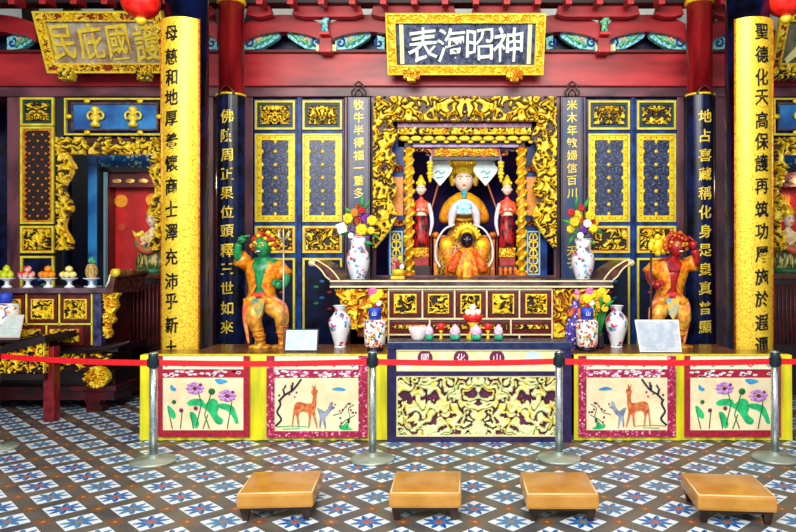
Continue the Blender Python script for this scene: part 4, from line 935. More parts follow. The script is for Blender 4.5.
for px, ch, m in ((425, '國', 0), (461, '化', 0), (497, '山', 0), (533, '', 1)):
    Yd = YB + .022; cx, cz = X(px, Yd), Z(358, Yd)
    q = MB(); q.loft([[(cx + .07 * math.cos(2 * PI * i / 24), y, cz + .07 * math.sin(2 * PI * i / 24)) for i in range(24)] for y in (Yd, Yd + .01)], 0, True, False)
    ro = q.build('roundel', mat('plum roundel', '#6a1440') if not m else mat('pale blue roundel', '#c8e0f0'), up)
    if ch: q = MB(); put_glyph(q, ch, cx, cz, Yd, .085, 0, .004, .01); q.build('character', mat('roundel white', '#f4dce4'), ro)
q = MB(); q.frame(bx0 + .075, bx1 - .1, .05, Z(376, YB), YB + .012, YB + .05, .014); q.build('lower_beading', CREAM, fb)
carve('dragon_relief', bx0 + .089, bx1 - .114, .064, Z(376, YB) - .014, YB + .05, [mat('plum ground', '#4c1238', '#6a1a4a'), mat('ivory carving', '#f6f2b8', '#eae490', rough=.4, scale=30), mat('pale green carving', '#dce8a0', '#f0f0b8', rough=.4, scale=30), mat('yellow ivory carving', '#f2e05c', '#f8f0a0', rough=.4, scale=30)], fb, depth=.03, cell=.009, sc=6.6, th=-.45, seed=72.5, sym=True)

# ------------------------------------------------------------------ side altar tables, cloths and embroidered frontals
YT = 6.25; zT = Z(355.5, YT)
def side_table(x0, x1, notch, sgn, side):
    t = thing('side_altar_table', 'long brown wooden table under the %s guardian statue' % side, 'table', ((x0 + x1) / 2, YT, 0))
    if sgn < 0: poly = [(x0, YT + .02), (x1, YT + .02), (x1, 7.12), (notch, 7.12), (notch, 6.69), (x0, 6.69)]
    else: poly = [(x0, YT + .02), (x1, YT + .02), (x1, 6.69), (notch, 6.69), (notch, 7.12), (x0, 7.12)]
    n = len(poly); q = MB(); q.add([(x, y, zT - .045) for x, y in poly] + [(x, y, zT) for x, y in poly], [tuple(range(n - 1, -1, -1)), tuple(range(n, 2 * n))] + [(i, (i + 1) % n, (i + 1) % n + n, i + n) for i in range(n)]); q.build('top', WOODT, t)
    for x in (x0 + .06, x1 - .06):
        for y in (YT + .12, 6.6):
            q = MB(); q.box(x - .035, x + .035, y - .035, y + .035, 0, zT - .045); q.build('leg', DKRED, t)
    q = MB(); q.box(x0 + .1, x1 - .1, YT + .1, YT + .13, zT - .2, zT - .045); q.build('apron', DKRED, t)
    return t
txl = (X(141, YT), X(386.5, YT), -2.56); txr = (X(574.5, YT), X(791, YT), 2.71)
side_table(txl[0], txl[1], txl[2], -1, 'green'); side_table(txr[0], txr[1], txr[2], 1, 'red')
def cloth(x0, x1, ys, label):
    q = MB(); n = 160; m_ = 10
    def pt(i, j, off):
        x = x0 + (x1 - x0) * i / n; z = zT - (zT - .008) * j / m_
        wv = .010 * math.sin(x * 34 + 2 * math.sin(x * 5)) * (j / m_) + .005 * math.sin(x * 71)* (j / m_)
        return (x, YT + wv + off - .004, z)
    top = [(x0 + (x1 - x0) * i / n, YT + .085, zT + .004) for i in range(n + 1)]
    rows = [top, [(p[0], YT + .0, zT + .004) for p in top]] + [[pt(i, j, 0) for i in range(n + 1)] for j in range(m_ + 1)]
    q.loft(rows, 0, False, True, False)
    # back face for thickness
    rows2 = [[(p[0], p[1] + .005, p[2] - (.006 if k < 2 else 0)) for p in r] for k, r in enumerate(rows)]
    q.loft(rows2, 0, False, True, False)
    return tag(q.build('altar_cloth', YCLOTH), label, 'cloth')
cloth(txl[0] - .005, txl[1] + .005, None, 'bright yellow satin cloth hanging from the table under the green guardian')
cloth(txr[0] - .005, txr[1] + .005, None, 'bright yellow satin cloth hanging from the table under the red guardian')
FIELD = mat('embroidery ground', '#f8ecc0', '#f6d8a4', rough=.55, scale=7, th=(.4, .7))
CRIM = mat('crimson brocade', '#b80c28', '#8c0a30', rough=.5, scale=30); CRIM2 = spots('pink crimson brocade', '#9a0c3c', ['#d85a90', '#e8a0c0', '#b01030', '#c83060'], scale=45, lim=.5, mscale=20, mth=.45, rough=.5)
EM = dict(green=mat('silk green', '#0ea45c', '#28c878', rough=.5), dgreen=mat('silk dark green', '#0c6a34'), purple=mat('silk purple', '#b468c8', '#e0a8e4', scale=50), plum=mat('silk plum', '#7a1860'), blue=mat('silk blue', '#2884c4', '#44a8d8'), brown=mat('silk deer', '#c04a20', '#e08848', scale=30), grey=mat('silk grey', '#68708c', '#a0a8b8'), ink=mat('silk ink', '#1c1c40'), pink=mat('silk rose', '#e06a80', '#b01c30', scale=60))
def frontal(a, b_, pyt, pyb, kind, label, flip=False, brd=None):
    Y = YT - .032; x0, x1 = X(a, Y), X(b_, Y); z0, z1 = Z(pyb, Y), Z(pyt, Y); W, H = x1 - x0, z1 - z0
    t = thing('embroidered_frontal', label, 'cloth', ((x0 + x1) / 2, Y, z0), 'embroidered frontals on the yellow cloths')
    bd = brd or CRIM
    q = MB(); q.box(x0, x1, Y, Y + .008, z0, z1); q.build('border', bd, t)
    # field spans y fraction 0.08..0.69, valance 0.82..1
    fw = .075 if kind == 'deer' else .055
    fx0, fx1, fz0, fz1 = x0 + W * fw * 1.1, x1 - W * fw * 1.2, z0 + H * .085, z0 + H * .73
    q = MB(); q.box(fx0, fx1, Y - .004, Y, fz0, fz1); q.build('picture_field', FIELD, t)
    q = MB(); q.box(fx0, x1 - W * fw * 1.2, Y - .004, Y, z0 + H * .835, z1 - .004); va = q.build('valance', mat('valance cream', '#f4f0c8', '#dce8c8', rough=.5, scale=20), t)
    q = MB(); n = 9
    for k in range(n):
        x = fx0 + (fx1 - fx0) * (k + .5) / n; q.tube([(x - .04, Y - .006, z0 + H * .9), (x - .01, Y - .006, z0 + H * (.93 if k % 2 else .87)), (x + .03, Y - .006, z0 + H * .91)], .006, 5, k % 3)
    q.build('valance_sprigs', [EM['pink'], EM['green'], EM['blue']], va)
    q = MB(); random.seed(int(a))
    for k in range(26):
        x = fx0 + (fx1 - fx0) * random.random(); z = z0 + H * (.745 + .075 * random.random())
        q.prism([(x - .02, z - .005), (x + .015, z - .012), (x + .03, z + .005), (x - .005, z + .01)], Y - .003, Y)
    q.build('band_pattern', mat('band white', '#f4c8d8', '#f4f0f0', scale=40), t)
    U = lambda u, v: (fx0 + (fx1 - fx0) * ((1 - u) if flip else u), fz0 + (fz1 - fz0) * v)
    def poly(name, pts, m, lay=1):
        for _ in range(1 if name in ('deer', 'fawn') else 2):
            nw = []
            for i in range(len(pts)):
                a, b2 = pts[i], pts[(i + 1) % len(pts)]; nw += [(a[0] * .78 + b2[0] * .22, a[1] * .78 + b2[1] * .22), (a[0] * .22 + b2[0] * .78, a[1] * .22 + b2[1] * .78)]
            pts = nw
        q = MB(); p = [U(*c) for c in pts]
        if flip: p = p[::-1]
        q.prism(p, Y - .005 - .002 * lay, Y - .003); return q.build(name, m, t)
    def line(name, lines, m, r=.005):
        q = MB()
        for l in lines: q.tube([(U(*c)[0], Y - .006, U(*c)[1]) for c in l], r, 5)
        return q.build(name, m, t)
    if kind == 'lotus':
        line('stems', [[(.12, .03), (.07, .38)], [(.38, .03), (.35, .3)], [(.58, .03), (.52, .3), (.6, .7)], [(.5, .03), (.56, .3)], [(.22, .03), (.24, .35)], [(.8, .03), (.86, .55), (.82, .65)], [(.42, .1), (.48, .5), (.44, .75)]], EM['dgreen'])
        poly('lotus_leaf', [(.29, .52), (.36, .6), (.5, .6), (.52, .48), (.6, .62), (.68, .58), (.7, .42), (.67, .3), (.76, .2), (.73, .1), (.66, .12), (.6, .28), (.54, .4), (.44, .48), (.33, .46)], EM['green'])
        poly('lotus_leaf', [(.68, .5), (.76, .52), (.88, .47), (.92, .3), (.95, .12), (.9, .12), (.87, .26), (.8, .38), (.7, .42)], EM['green'])
        poly('lotus_leaf', [(.05, .5), (.13, .4), (.17, .28), (.14, .2), (.07, .3)], EM['green'])
        poly('lotus_leaf', [(.32, .36), (.4, .34), (.46, .12), (.42, .02), (.37, .1)], EM['green'])
        for cu, cv, m in ((.4, .8, 'purple'), (.8, .66, 'purple')):
            q = MB()
            for k in range(9):
                an = k * .8; x, z = U(cu + .07 * math.cos(an), cv + .09 * math.sin(an)); q.ell((x, Y - .006, z), (.035, .005, .016), 0, 8, 5)
            lo = q.build('lotus_flower', EM[m], t)
            q = MB(); x, z = U(cu, cv); q.ell((x, Y - .009, z), (.02, .006, .02)); x, z = U(cu + .07, cv + .07); q.ell((x, Y - .009, z), (.014, .005, .014)); q.build('flower_heart', EM['plum'], lo)
        for cu, cv, m in ((.61, .74, 'dgreen'), (.14, .54, 'dgreen'), (.23, .38, 'plum'), (.41, .42, 'plum')):
            q = MB(); x, z = U(cu, cv); q.ell((x, Y - .007, z), (.032 if m == 'dgreen' and cu > .5 else .02, .006, .03 if cu > .5 else .02)); q.build('seed_pod' if m == 'dgreen' else 'bud', EM[m], t)
        poly('cloud', [(.64, .97), (.7, .99), (.82, .94), (.78, .9), (.7, .87), (.66, .92)], EM['blue'])
        poly('duck', [(.09, .84), (.1, .76), (.16, .74), (.17, .8), (.13, .82), (.11, .88)], EM['blue'])
    else:
        poly('deer', [(.22, .38), (.24, .52), (.29, .56), (.38, .52), (.45, .52), (.455, .68), (.43, .74), (.46, .79), (.44, .9), (.47, .82), (.49, .9), (.49, .8), (.52, .76), (.5, .68), (.5, .5), (.49, .42), (.48, .36), (.52, .06), (.5, .05), (.455, .3), (.44, .3), (.42, .06), (.4, .06), (.41, .34), (.32, .38), (.28, .3), (.3, .08), (.28, .06), (.26, .28), (.24, .34), (.22, .06), (.2, .08), (.22, .3)], EM['brown'])
        poly('fawn', [(.52, .36), (.5, .44), (.55, .42), (.6, .36), (.64, .44), (.66, .54), (.7, .56), (.69, .48), (.73, .44), (.68, .4), (.64, .3), (.6, .26), (.62, .04), (.6, .03), (.57, .24), (.55, .05), (.53, .05), (.54, .28)], EM['grey'])
        line('tree', [[(.01, .1), (.08, .22), (.03, .36), (.07, .5), (.05, .6)], [(.05, .56), (.12, .68), (.22, .78), (.32, .98)], [(.12, .68), (.1, .8)], [(.2, .77), (.22, .92)]], EM['ink'], .010)
        line('branch', [[(.7, .3), (.8, .34), (.86, .5)], [(.86, .05), (.9, .25), (.88, .42), (.95, .5)], [(.78, .1), (.84, .2), (.96, .3)]], EM['dgreen'], .004)
        q = MB(); random.seed(3)
        for k in range(22):
            u, v = (.72 + .25 * random.random(), .15 + .42 * random.random()) if k < 15 else (.02 + .25 * random.random(), .62 + .25 * random.random()); x, z = U(u, v); q.ell((x, Y - .007, z), (.011, .005, .011), k % 3, 6, 4)
        q.build('blossoms', [EM['pink'], EM['ink'], EM['plum']], t)
        poly('cloud', [(.66, .78), (.76, .84), (.87, .78), (.8, .75)], EM['blue'])
        poly('grass', [(.78, .02), (.76, .12), (.82, .1), (.86, .2), (.88, .08), (.95, .02)], EM['green'])
        line('ground_line', [[(.02, .08), (.2, .1), (.4, .08)], [(.1, .04), (.3, .05)]], EM['green'], .004)
    return t
frontal(157.5, 249.5, 355.8, 437, 'lotus', 'embroidered lotus frontal with crimson border, at the leftmost end of the tables')
frontal(266.5, 367.5, 355.8, 438, 'deer', 'embroidered frontal with two deer and crimson border, left of the central chest', brd=CRIM2)
frontal(578.5, 676, 355.8, 437, 'deer', 'embroidered frontal with two deer facing left, right of the central chest', flip=True, brd=CRIM2)
frontal(684.5, 781, 355.8, 437, 'lotus', 'embroidered lotus frontal with crimson border, at the rightmost end of the tables')
# ------------------------------------------------------------------ guardian statues
def guardian(label, Yg, J, skinm, robem, trousm, head, hs, yaw, flame, staff, hands, base, feet):
    hs *= 1.12
    P3 = lambda p: (X(p[0], Yg), Yg + p[2], Z(p[1], Yg))
    bxx, bz_ = X(base, Yg), zT
    t = thing('guardian_statue', label, 'statue', (bxx, Yg, bz_), 'guardian statues on the side tables')
    j3 = {k: (*P3(v), v[3]) for k, v in J.items()}
    b = skin(j3, [('pel', 'wai'), ('wai', 'che'), ('che', 'up'), ('up', 'nec'), ('nec', 'hea'), ('up', 'ls'), ('ls', 'le'), ('le', 'lw'), ('up', 'rs'), ('rs', 're'), ('re', 'rw'), ('pel', 'lh'), ('lh', 'lk'), ('lk', 'la'), ('la', 'lt'), ('pel', 'rh'), ('rh', 'rk'), ('rk', 'ra'), ('ra', 'rt')], 'pel', 2)
    b.build('body', skinm, t)
    # jacket: two open fronts and back, sleeves
    def ring(y, cxp, rx, ry, open_=0.5, n=22, dy=0):
        out = []
        for i in range(n + 1):
            a = -PI / 2 + open_ + (2 * PI - 2 * open_) * i / n
            out.append((X(cxp, Yg) + rx * math.cos(a), Yg + dy + ry * math.sin(a), Z(y, Yg)))
        return out
    ch, wa, pe = J['che'], J['wai'], J['pel']
    def shell(rings, nm, m):
        q = MB(); q.loft(rings, 0, False, True, False)
        cxm = sum(p[0] for p in rings[0]) / len(rings[0])
        q.loft([[(cxm + (p[0] - cxm) * .93, Yg + (p[1] - Yg) * .93, p[2]) for p in r] for r in rings], 0, False, True, False)
        return q.build(nm, m, t)
    shell([ring(pe[1] + 4, pe[0], .165, .13, .75), ring(pe[1] - 4, pe[0], .135, .115, .5), ring(wa[1], wa[0], .135, .115, .2), ring(ch[1] + 2, ch[0], .17, .135, .3), ring(ch[1] - 7, ch[0], .175, .13, .5), ring(ch[1] - 12, ch[0], .1, .09, .8)], 'jacket', robem)
    for s_ in ('l', 'r'):
        a, e = P3(J[s_ + 's']), P3(J[s_ + 'e']); mid = tuple(a[i] + (e[i] - a[i]) * .55 for i in range(3)); en = tuple(a[i] + (e[i] - a[i]) * .8 for i in range(3))
        q = MB(); q.tube([a, mid, en], [.075, .08, .088], 12); q.build('sleeve', robem, t)
        # trousers leg
        h_, k_, an = P3(J[s_ + 'h']), P3(J[s_ + 'k']), P3(J[s_ + 'a']); ml = tuple(k_[i] + (an[i] - k_[i]) * .4 for i in range(3))
        hm = tuple(h_[i] + (k_[i] - h_[i]) * .5 for i in range(3))
        q = MB(); q.tube([h_, hm, k_, ml, tuple(k_[i] + (an[i] - k_[i]) * .95 for i in range(3))], [.09, .098, .08, .062, .05], 12); tr = q.build('trouser_leg', trousm, t)
        q = MB()
        for f in (.3, .5, .75): c = [k_[i] + (an[i] - k_[i]) * f for i in range(3)]; q.lathe(c[0], c[1], [(.062, c[2] - .012), (.068, c[2]), (.062, c[2] + .012)], 12)
        q.build('leg_bands', GOLD2, tr)
        ft = P3(J[s_ + 't']); q = MB(); q.tube([an, (an[0], an[1], an[2] - .03), ft], [.045, .05, .035], 10); q.build('boot', GOLD2, t)
    # waist sash, skirt flaps, ribbons
    pp = P3(pe)
    q = MB(); q.rob([(pp[0], pp[1], pp[2] - .02, .125, .11), (pp[0], pp[1], pp[2] + .02, .14, .12), (pp[0], pp[1], pp[2] + .05, .125, .11)], 20); q.build('sash', mat('statue sash red', '#a81c1c', '#d0401c', scale=20), t)
    for sg, rx_ in ((-1, -.15 if staff == 'trident' else -.21), (1, .27 if staff == 'trident' else .17)):
        q = MB(); q.tube([(pp[0] + sg * .1, pp[1] - .09, pp[2]), (pp[0] + rx_ * .9, pp[1] - .1, pp[2] - .07), (pp[0] + rx_, pp[1] - .08, pp[2] - .2), (pp[0] + rx_ * .92, pp[1] - .06, pp[2] - .33), (pp[0] + rx_ * .8, pp[1] - .05, max(zT + .02, pp[2] - .47))], [.024, .026, .024, .02, .01], 8, flat=.6); q.build('ribbon', mat('ribbon salmon', '#d8583c', '#f0a060', scale=12), t)
    q = MB(); q.prism([(pp[0] - .07, pp[2] - .01), (pp[0] + .07, pp[2] - .01), (pp[0] + .035, pp[2] - .17), (pp[0], pp[2] - .22), (pp[0] - .035, pp[2] - .17)], pp[1] - .13, pp[1] - .105); q.build('front_flap', flame[1], t)
    # head
    hc = P3(head); h, R = head_mesh(hc, hs, yaw, 0, 1.3, 1.3); h.build('head', skinm, t)
    face_parts(t, R, eye=PGOLD, pup=DARKHAIR, lip=mat('guardian mouth', '#7a0c10'), brow=GOLD, teeth=True, big=1.35)
    q = MB(); q.M = R
    for k in range(16):
        a = PI * 1.15 * k / 15 - PI * .075; rr = 1.12 + .16 * math.sin(k * 2.3)
        q.ell((rr * math.cos(a), .1 - .1 * math.sin(k), .12 + rr * math.sin(a)), (.27, .25, .27), k % 2, 10, 8)
        if k % 2: q.ell((rr * .75 * math.cos(a), -.35, .25 + rr * .75 * math.sin(a) * .9), (.2, .18, .2), (k // 2) % 2, 10, 8)
    q.build('curly_hair', [flame[0], mat('hair red', '#9c1c14', '#d8481c', scale=20)], t)
    q = MB(); q.M = R
    q.tube([(1.05 * math.cos(a), -.25, .5 + .8 * math.sin(a)) for a in [PI * k / 12 for k in range(13)]], .11, 8); q.build('head_band', mat('hair red', ''), t)
    if staff == 'trident':
        sx = X(283.5, Yg - .17); sy = Yg - .17
        q = MB(); q.tube([(sx, sy, zT + .02), (sx, sy, Z(236, sy))], .009, 8); st = q.build('weapon_shaft', mat('weapon silver', '#b8b0a8', rough=.3, metal=.5), t)
        q = MB(); z0 = Z(240, sy)
        for dx in (-.05, 0, .05): q.tube([(sx, sy, z0), (sx + dx, sy, z0 + .03), (sx + dx, sy, z0 + (.15 if dx == 0 else .12))], [.009, .01, .003], 6)
        q.build('trident_prongs', mat('weapon silver', ''), st)
    else:
        sx = X(651, Yg - .17); sy = Yg - .17
        q = MB(); q.tube([(sx, sy, zT + .02), (sx, sy, Z(247, sy))], .011, 8); st = q.build('weapon_shaft', mat('dark shaft', '#2c1410'), t)
        q = MB(); q.ell((sx, sy, Z(246, sy)), (.03, .02, .05)); q.build('finial', GOLD, st)
    for (w_, d, pal, cu) in hands: hand(t, P3(J[w_]), d, .15, skinm, palm=pal, curl=cu)
    if staff != 'trident':
        q = MB(); g0 = P3((660, 245, .05))
        for k in range(14): a = k * .9; q.ell((g0[0] + .075 * math.cos(a), g0[1] - .03, g0[2] + .085 * math.sin(a)), (.034, .03, .034), 0, 8, 6)
        q.ell((g0[0], g0[1], g0[2]), (.08, .05, .09)); q.build('gilt_mask', GOLD, t)
    # hip drapery
    for sg in (-1, 1):
        q = MB(); q.tube([(pp[0] + sg * .03, pp[1] - .11, pp[2]), (pp[0] + sg * .12, pp[1] - .1, pp[2] - .05), (pp[0] + sg * .15, pp[1] - .03, pp[2] - .13)], [.03, .055, .02], 8, flat=.5); q.build('hip_drape', robem, t)
    # rock base
    q = MB(); 
    for f in feet:
        fx, fy, fz = P3(f); q.rob([(fx, fy, zT, .12, .1), (fx, fy, zT + .02, .115, .095), (fx, fy, max(zT + .03, fz - .01), .08, .075)], 12, fold=.06, nf=4)
    q.build('rock_base', mat('base gilding', '#e8b424', '#a86018', scale=16), t)
    return t
GJ = {'pel': (262, 297, 0, .10), 'wai': (262, 286, 0, .095), 'che': (263, 272, -.01, .12), 'up': (263, 264, 0, .09), 'nec': (264, 258, -.02, .05), 'hea': (264.5, 252, -.04, .05),
      'ls': (249, 265, 0, .06), 'le': (240, 256, -.1, .048), 'lw': (244, 243, -.16, .038), 'rs': (277, 265, 0, .06), 're': (289, 279, -.06, .046), 'rw': (285, 287, -.15, .034),
      'lh': (257, 301, 0, .07), 'lk': (256, 318, -.07, .05), 'la': (261, 341, 0, .035), 'lt': (261, 347, -.08, .03), 'rh': (268, 301, 0, .07), 'rk': (283, 314, -.08, .05), 'ra': (283, 338, 0, .035), 'rt': (284, 345, -.08, .03)}
YJ = mat('golden jacket', '#f2a41c', '#d8641c', rough=.38, metal=.15, scale=24, th=(.42, .62)); YTR = mat('gold trousers', '#f0b83c', '#c8782c', rough=.4, metal=.1, scale=16)
guardian('green-skinned guardian statue shading its eyes with one hand and holding a trident', 6.85, GJ, GREENS, YJ, YTR, (265, 247, -.06), .093, -.25, (GOLD, mat('teal flap', '#188c78', '#c8a03c', scale=14)), 'trident',
         [('lw', (.75, -.1, .7), (.3, 0, -1), .5), ('rw', (-.4, -.5, .5), (-.6, .6, 0), 1.2)], 264, [(261, 349, -.03), (283, 347, -.03)])
RJ = {'pel': (669, 297, 0, .10), 'wai': (670, 287, 0, .098), 'che': (671, 272, -.01, .12), 'up': (672, 264, 0, .09), 'nec': (673, 258, -.02, .05), 'hea': (674, 252, -.04, .05),
      'ls': (657, 265, 0, .06), 'le': (647, 276, -.05, .046), 'lw': (650, 287, -.15, .034), 'rs': (686, 265, 0, .06), 're': (695, 262, -.08, .048), 'rw': (690, 249, -.12, .036),
      'lh': (664, 301, 0, .07), 'lk': (655, 316, -.07, .05), 'la': (654, 340, 0, .035), 'lt': (653, 346, -.08, .03), 'rh': (675, 301, 0, .07), 'rk': (681, 317, -.06, .05), 'ra': (679, 340, 0, .035), 'rt': (680, 347, -.08, .03)}
guardian('red-skinned guardian statue cupping a hand to its ear, beside the right red pillar', 6.85, RJ, REDS, YJ, YTR, (674.5, 247, -.06), .093, .2, (GOLD2, mat('blue flap', '#58b4c8', '#e0b84c', scale=14)), 'staff',
         [('lw', (.4, -.5, .4), (.6, .6, 0), 1.2), ('rw', (-.2, -.1, 1), (-1, 0, 0), .5)], 669, [(654, 348, -.03), (680, 348, -.03)])

# ------------------------------------------------------------------ vases, jars, flowers, signs
PORC = spots('painted porcelain', '#eceef4', ['#e05a9a', '#2c8a5a', '#3c6cc8', '#d82c54', '#6cb0d8'], scale=24, lim=.6, mscale=10, mth=.54)
PORC2 = spots('painted figures porcelain', '#fbf6ee', ['#d83c2c', '#2c8a5a', '#e8a050', '#a81c40', '#3c58a8'], scale=36, lim=.55, mscale=13, mth=.47)
def vase(px, py0, py1, Y, zb, rad, label, m, prof, group=None, extra=None):
    c = X(px, Y); z0 = zb; H = Z(py0, Y) - z0
    t = thing('porcelain_vase', label, 'vase', (c, Y, z0), group)
    q = MB(); q.lathe(c, Y, [(rad * r, z0 + H * h) for r, h in prof] + [(rad * prof[-1][0] * .85, z0 + H * .97), (rad * prof[-1][0] * .5, z0 + H * .7)], 28); q.build('body', m, t)
    q = MB(); r0 = prof[-1][0] * rad; q.lathe(c, Y, [(r0 * 1.0, z0 + H * .985), (r0 * 1.08, z0 + H), (r0 * .9, z0 + H * 1.005), (r0 * .85, z0 + H * .98)], 28); q.build('rim', WHITE, t)
    q = MB(); r1 = prof[0][0] * rad; q.lathe(c, Y, [(r1 * 1.02, z0), (r1 * 1.06, z0 + H * .02), (r1 * .98, z0 + H * .04)], 28); q.build('foot_ring', mat('foot blue', '#24407c') if extra else WHITE, t)
    return t
PV = [(.5, 0), (.46, .04), (.55, .12), (.85, .4), (1, .58), (.93, .7), (.6, .8), (.42, .86), (.4, .92), (.6, 1)]
zP = zT
vase(340, 305.5, 353, 6.85, zP, .115, 'white porcelain vase painted with flowers, left of the central chest', PORC, PV)
vase(616.5, 305.5, 353, 6.85, zP, .115, 'white porcelain vase painted with flowers, between patterned jar and red guardian', PORC, PV)
PF = [(.6, 0), (.66, .05), (.9, .25), (1.0, .45), (.92, .62), (.66, .72), (.6, .85), (.78, 1)]
zA = zt + .001
vase(358, 237, 279, 7.65, zA, .13, 'white flower vase on the high altar table, holding the left bouquet', PORC, PF)
vase(583, 239, 279, 7.65, zA, .13, 'white flower vase on the high altar table, holding the right bouquet', PORC, PF)
def flower(mb_c, r, m, parent, nm='flower', pet=7):
    q = MB(); c = Vector(mb_c)
    for k in range(pet):
        a = 2 * PI * k / pet; q.ell((c.x + r * .55 * math.cos(a), c.y - .01, c.z + r * .55 * math.sin(a)), (r * .48, r * .4, r * .48), 0, 8, 5)
    q.ell((c.x, c.y - r * .35, c.z), (r * .4, r * .35, r * .4), 0, 8, 6); return q.build(nm, m, parent)
FM = {'y': mat('petal yellow', '#f8e010', '#f4c010'), 'r': mat('petal red', '#d81418', '#a80c14'), 'p': mat('petal purple', '#5c1890', '#8c34a8'), 'w': mat('petal white', '#f4f0f4'), 'k': mat('petal pink', '#e078b0', '#c84888'), 'o': mat('petal orange', '#f08010')}
def bouquet(Y, base, pts, leaves, label):
    c = X(base[0], Y); z0 = Z(base[1], Y)
    t = thing('flower_bouquet', label, 'flowers', (c, Y, z0), 'bouquets on the high altar')
    q = MB()
    for px, py, k, r in pts: q.tube([(c, Y, z0 - .12), ((c + X(px, Y)) / 2, Y, (z0 + Z(py, Y)) / 2), (X(px, Y), Y - .05, Z(py, Y))], .006, 5)
    q.build('stems', LEAF, t)
    for i, (px, py, k, r) in enumerate(pts): flower((X(px, Y), Y - .08 + .05 * ((i * 7) % 3), Z(py, Y)), r, FM[k], t)
    for px, py, dx, dz in leaves:
        x, z = X(px, Y), Z(py, Y); q = MB(); a = Vector((x, Y - .03, z)); d = Vector((dx, -.02, dz)); 
        q.tube([a - d * .5, a, a + d * .5], [.006, .024, .003], 8, flat=.3); q.build('leaf', LEAF, t)
    return t
bq = bouquet(7.65, (358, 239), [(349, 219, 'y', .06), (355, 213, 'o', .05), (358, 221, 'r', .065), (363, 211, 'r', .045), (366, 218, 'p', .06), (371, 224, 'p', .045), (373, 221, 'y', .06), (362, 230, 'y', .07), (353, 229, 'p', .045), (352, 236, 'w', .035), (358, 237, 'k', .04), (366, 237, 'p', .045), (372, 231, 'y', .045), (345, 227, 'y', .04), (357, 206, 'r', .03)],
        [(362, 203, .03, .2), (366, 207, .1, .16), (374, 235, .12, -.08), (345, 233, -.1, -.05), (369, 243, .12, -.04), (349, 211, -.08, .08)], 'mixed bouquet with a white card, in the left vase on the high altar')
q = MB(); q.M = Matrix.Translation(Vector((X(341.5, 7.5), 7.5, Z(228, 7.5)))) @ Matrix.Rotation(-.35, 4, 'Y'); q.box(-.05, .05, -.002, .002, -.055, .055); q.build('gift_card', WHITE, bq)
bouquet(7.65, (583, 241), [(570, 213, 'r', .045), (581, 208, 'r', .04), (577, 216, 'y', .07), (589, 216, 'y', .06), (574, 222, 'y', .06), (580, 221, 'r', .065), (586, 224, 'w', .05), (591, 222, 'r', .045), (571, 229, 'y', .05), (592, 229, 'y', .05), (583, 230, 'p', .05), (588, 235, 'p', .045), (579, 236, 'w', .04), (583, 241, 'k', .04), (595, 222, 'y', .05)],
        [(576, 203, .02, .17), (568, 222, -.15, .04), (598, 231, .13, -.06), (571, 240, -.08, -.12), (590, 242, .1, -.06), (586, 204, .06, .14)], 'mixed bouquet with red and yellow flowers, in the right altar vase')
def doll_jar(px, label, mirror):
    Y = 6.6; c = X(px, Y); z0 = zP; zz = lambda py: Z(py, Y); g = -1 if mirror else 1
    t = thing('figured_jar', label, 'jar', (c, Y, z0), 'figured jars beside the central chest')
    q = MB(); q.lathe(c, Y, [(.075, z0), (.08, z0 + .02), (.07, z0 + .035)], 24); q.build('stand', mat('jar stand', '#181430'), t)
    zb_, zt_ = z0 + .035, zz(319.5)
    q = MB(); q.lathe(c, Y, [(.085, zb_), (.1, zb_ + .02), (.108, (zb_ + zt_) / 2), (.108, zt_ - .03), (.09, zt_)], 28); q.build('body', PORC2, t)
    q = MB(); q.lathe(c, Y, [(.06, zt_), (.065, zz(309)), (.05, zz(307.5))], 20); nk = q.build('collar', mat('cobalt collar', '#0c2c9c', '#1c48c8'), t)
    q = MB(); put_glyph(q, '山', c, zz(313), Y - .064, .05, 0, .004, .01); q.build('mark', WHITE, nk)
    return t
doll_jar(375, 'white jar painted with red figures under blue collar, left of the central chest', False)
doll_jar(587, 'white jar painted with red figures under blue collar, right of the central chest', True)
for px, wh in ((375, 'left'), (587, 'right')):
    Y = 6.6; c = X(px, Y); zz = lambda py: Z(py, Y); s_ = 1 if px < 400 else -1
    t = thing('jar_flowers', 'yellow and pink flowers standing in the %s blue collared jar' % wh, 'flowers', (c, Y, zz(308)))
    q = MB()
    for k in range(4): q.tube([(c, Y, zz(312)), (c - .04 + .027 * k, Y, zz(302))], .006, 5)
    q.build('stems', LEAF, t)
    for dx, py, k, r in ((0, 298, 'y', .055), (-.02 * s_, 292, 'k', .05), (.045, 294, 'y', .045), (-.05, 301, 'o', .03), (.04, 303, 'w', .03), (.0, 305, 'r', .022)): flower((c + dx, Y - .02, zz(py)), r, FM[k], t)
# yellow spray at far right of jars, and purple checked doll cloth by the right jar
Y = 6.75; t = thing('yellow_spray', 'spray of yellow flowers with green leaves under the right scroll end', 'flowers', (X(600, Y), Y, zP))
q = MB(); q.lathe(X(600, Y), Y, [(.04, zP), (.045, zP + .02), (.03, zP + .12), (.035, zP + .16)], 14); q.build('holder', mat('dark holder', '#1c1020'), t)
q = MB()
for k in range(6): q.tube([(X(600, Y), Y, zP + .14), (X(594 + 3 * k, Y), Y, Z(306 - 2 * (k % 3), Y))], .006, 5)
q.build('stems', LEAF, t)
for px, py, r in ((594, 297, .05), (601, 293, .055), (606, 299, .045), (597, 305, .045), (604, 308, .04)): flower((X(px, Y), Y - .02, Z(py, Y)), r, FM['y'], t)
for px, py, dx, dz in ((608, 303, .1, .06), (600, 301, .0, .12), (592, 304, -.06, .06)):
    q = MB(); a = Vector((X(px, Y), Y - .05, Z(py, Y))); d = Vector((dx, 0, dz)); q.tube([a - d * .5, a, a + d * .5], [.006, .02, .003], 8, flat=.3); q.build('leaf', LEAF, t)
Y = 6.72; c = X(573.5, Y); zz = lambda py: Z(py, Y)
t = thing('cloth_doll', 'small doll with purple checked robe leaning between chest and right jar', 'doll', (c, Y, zP))
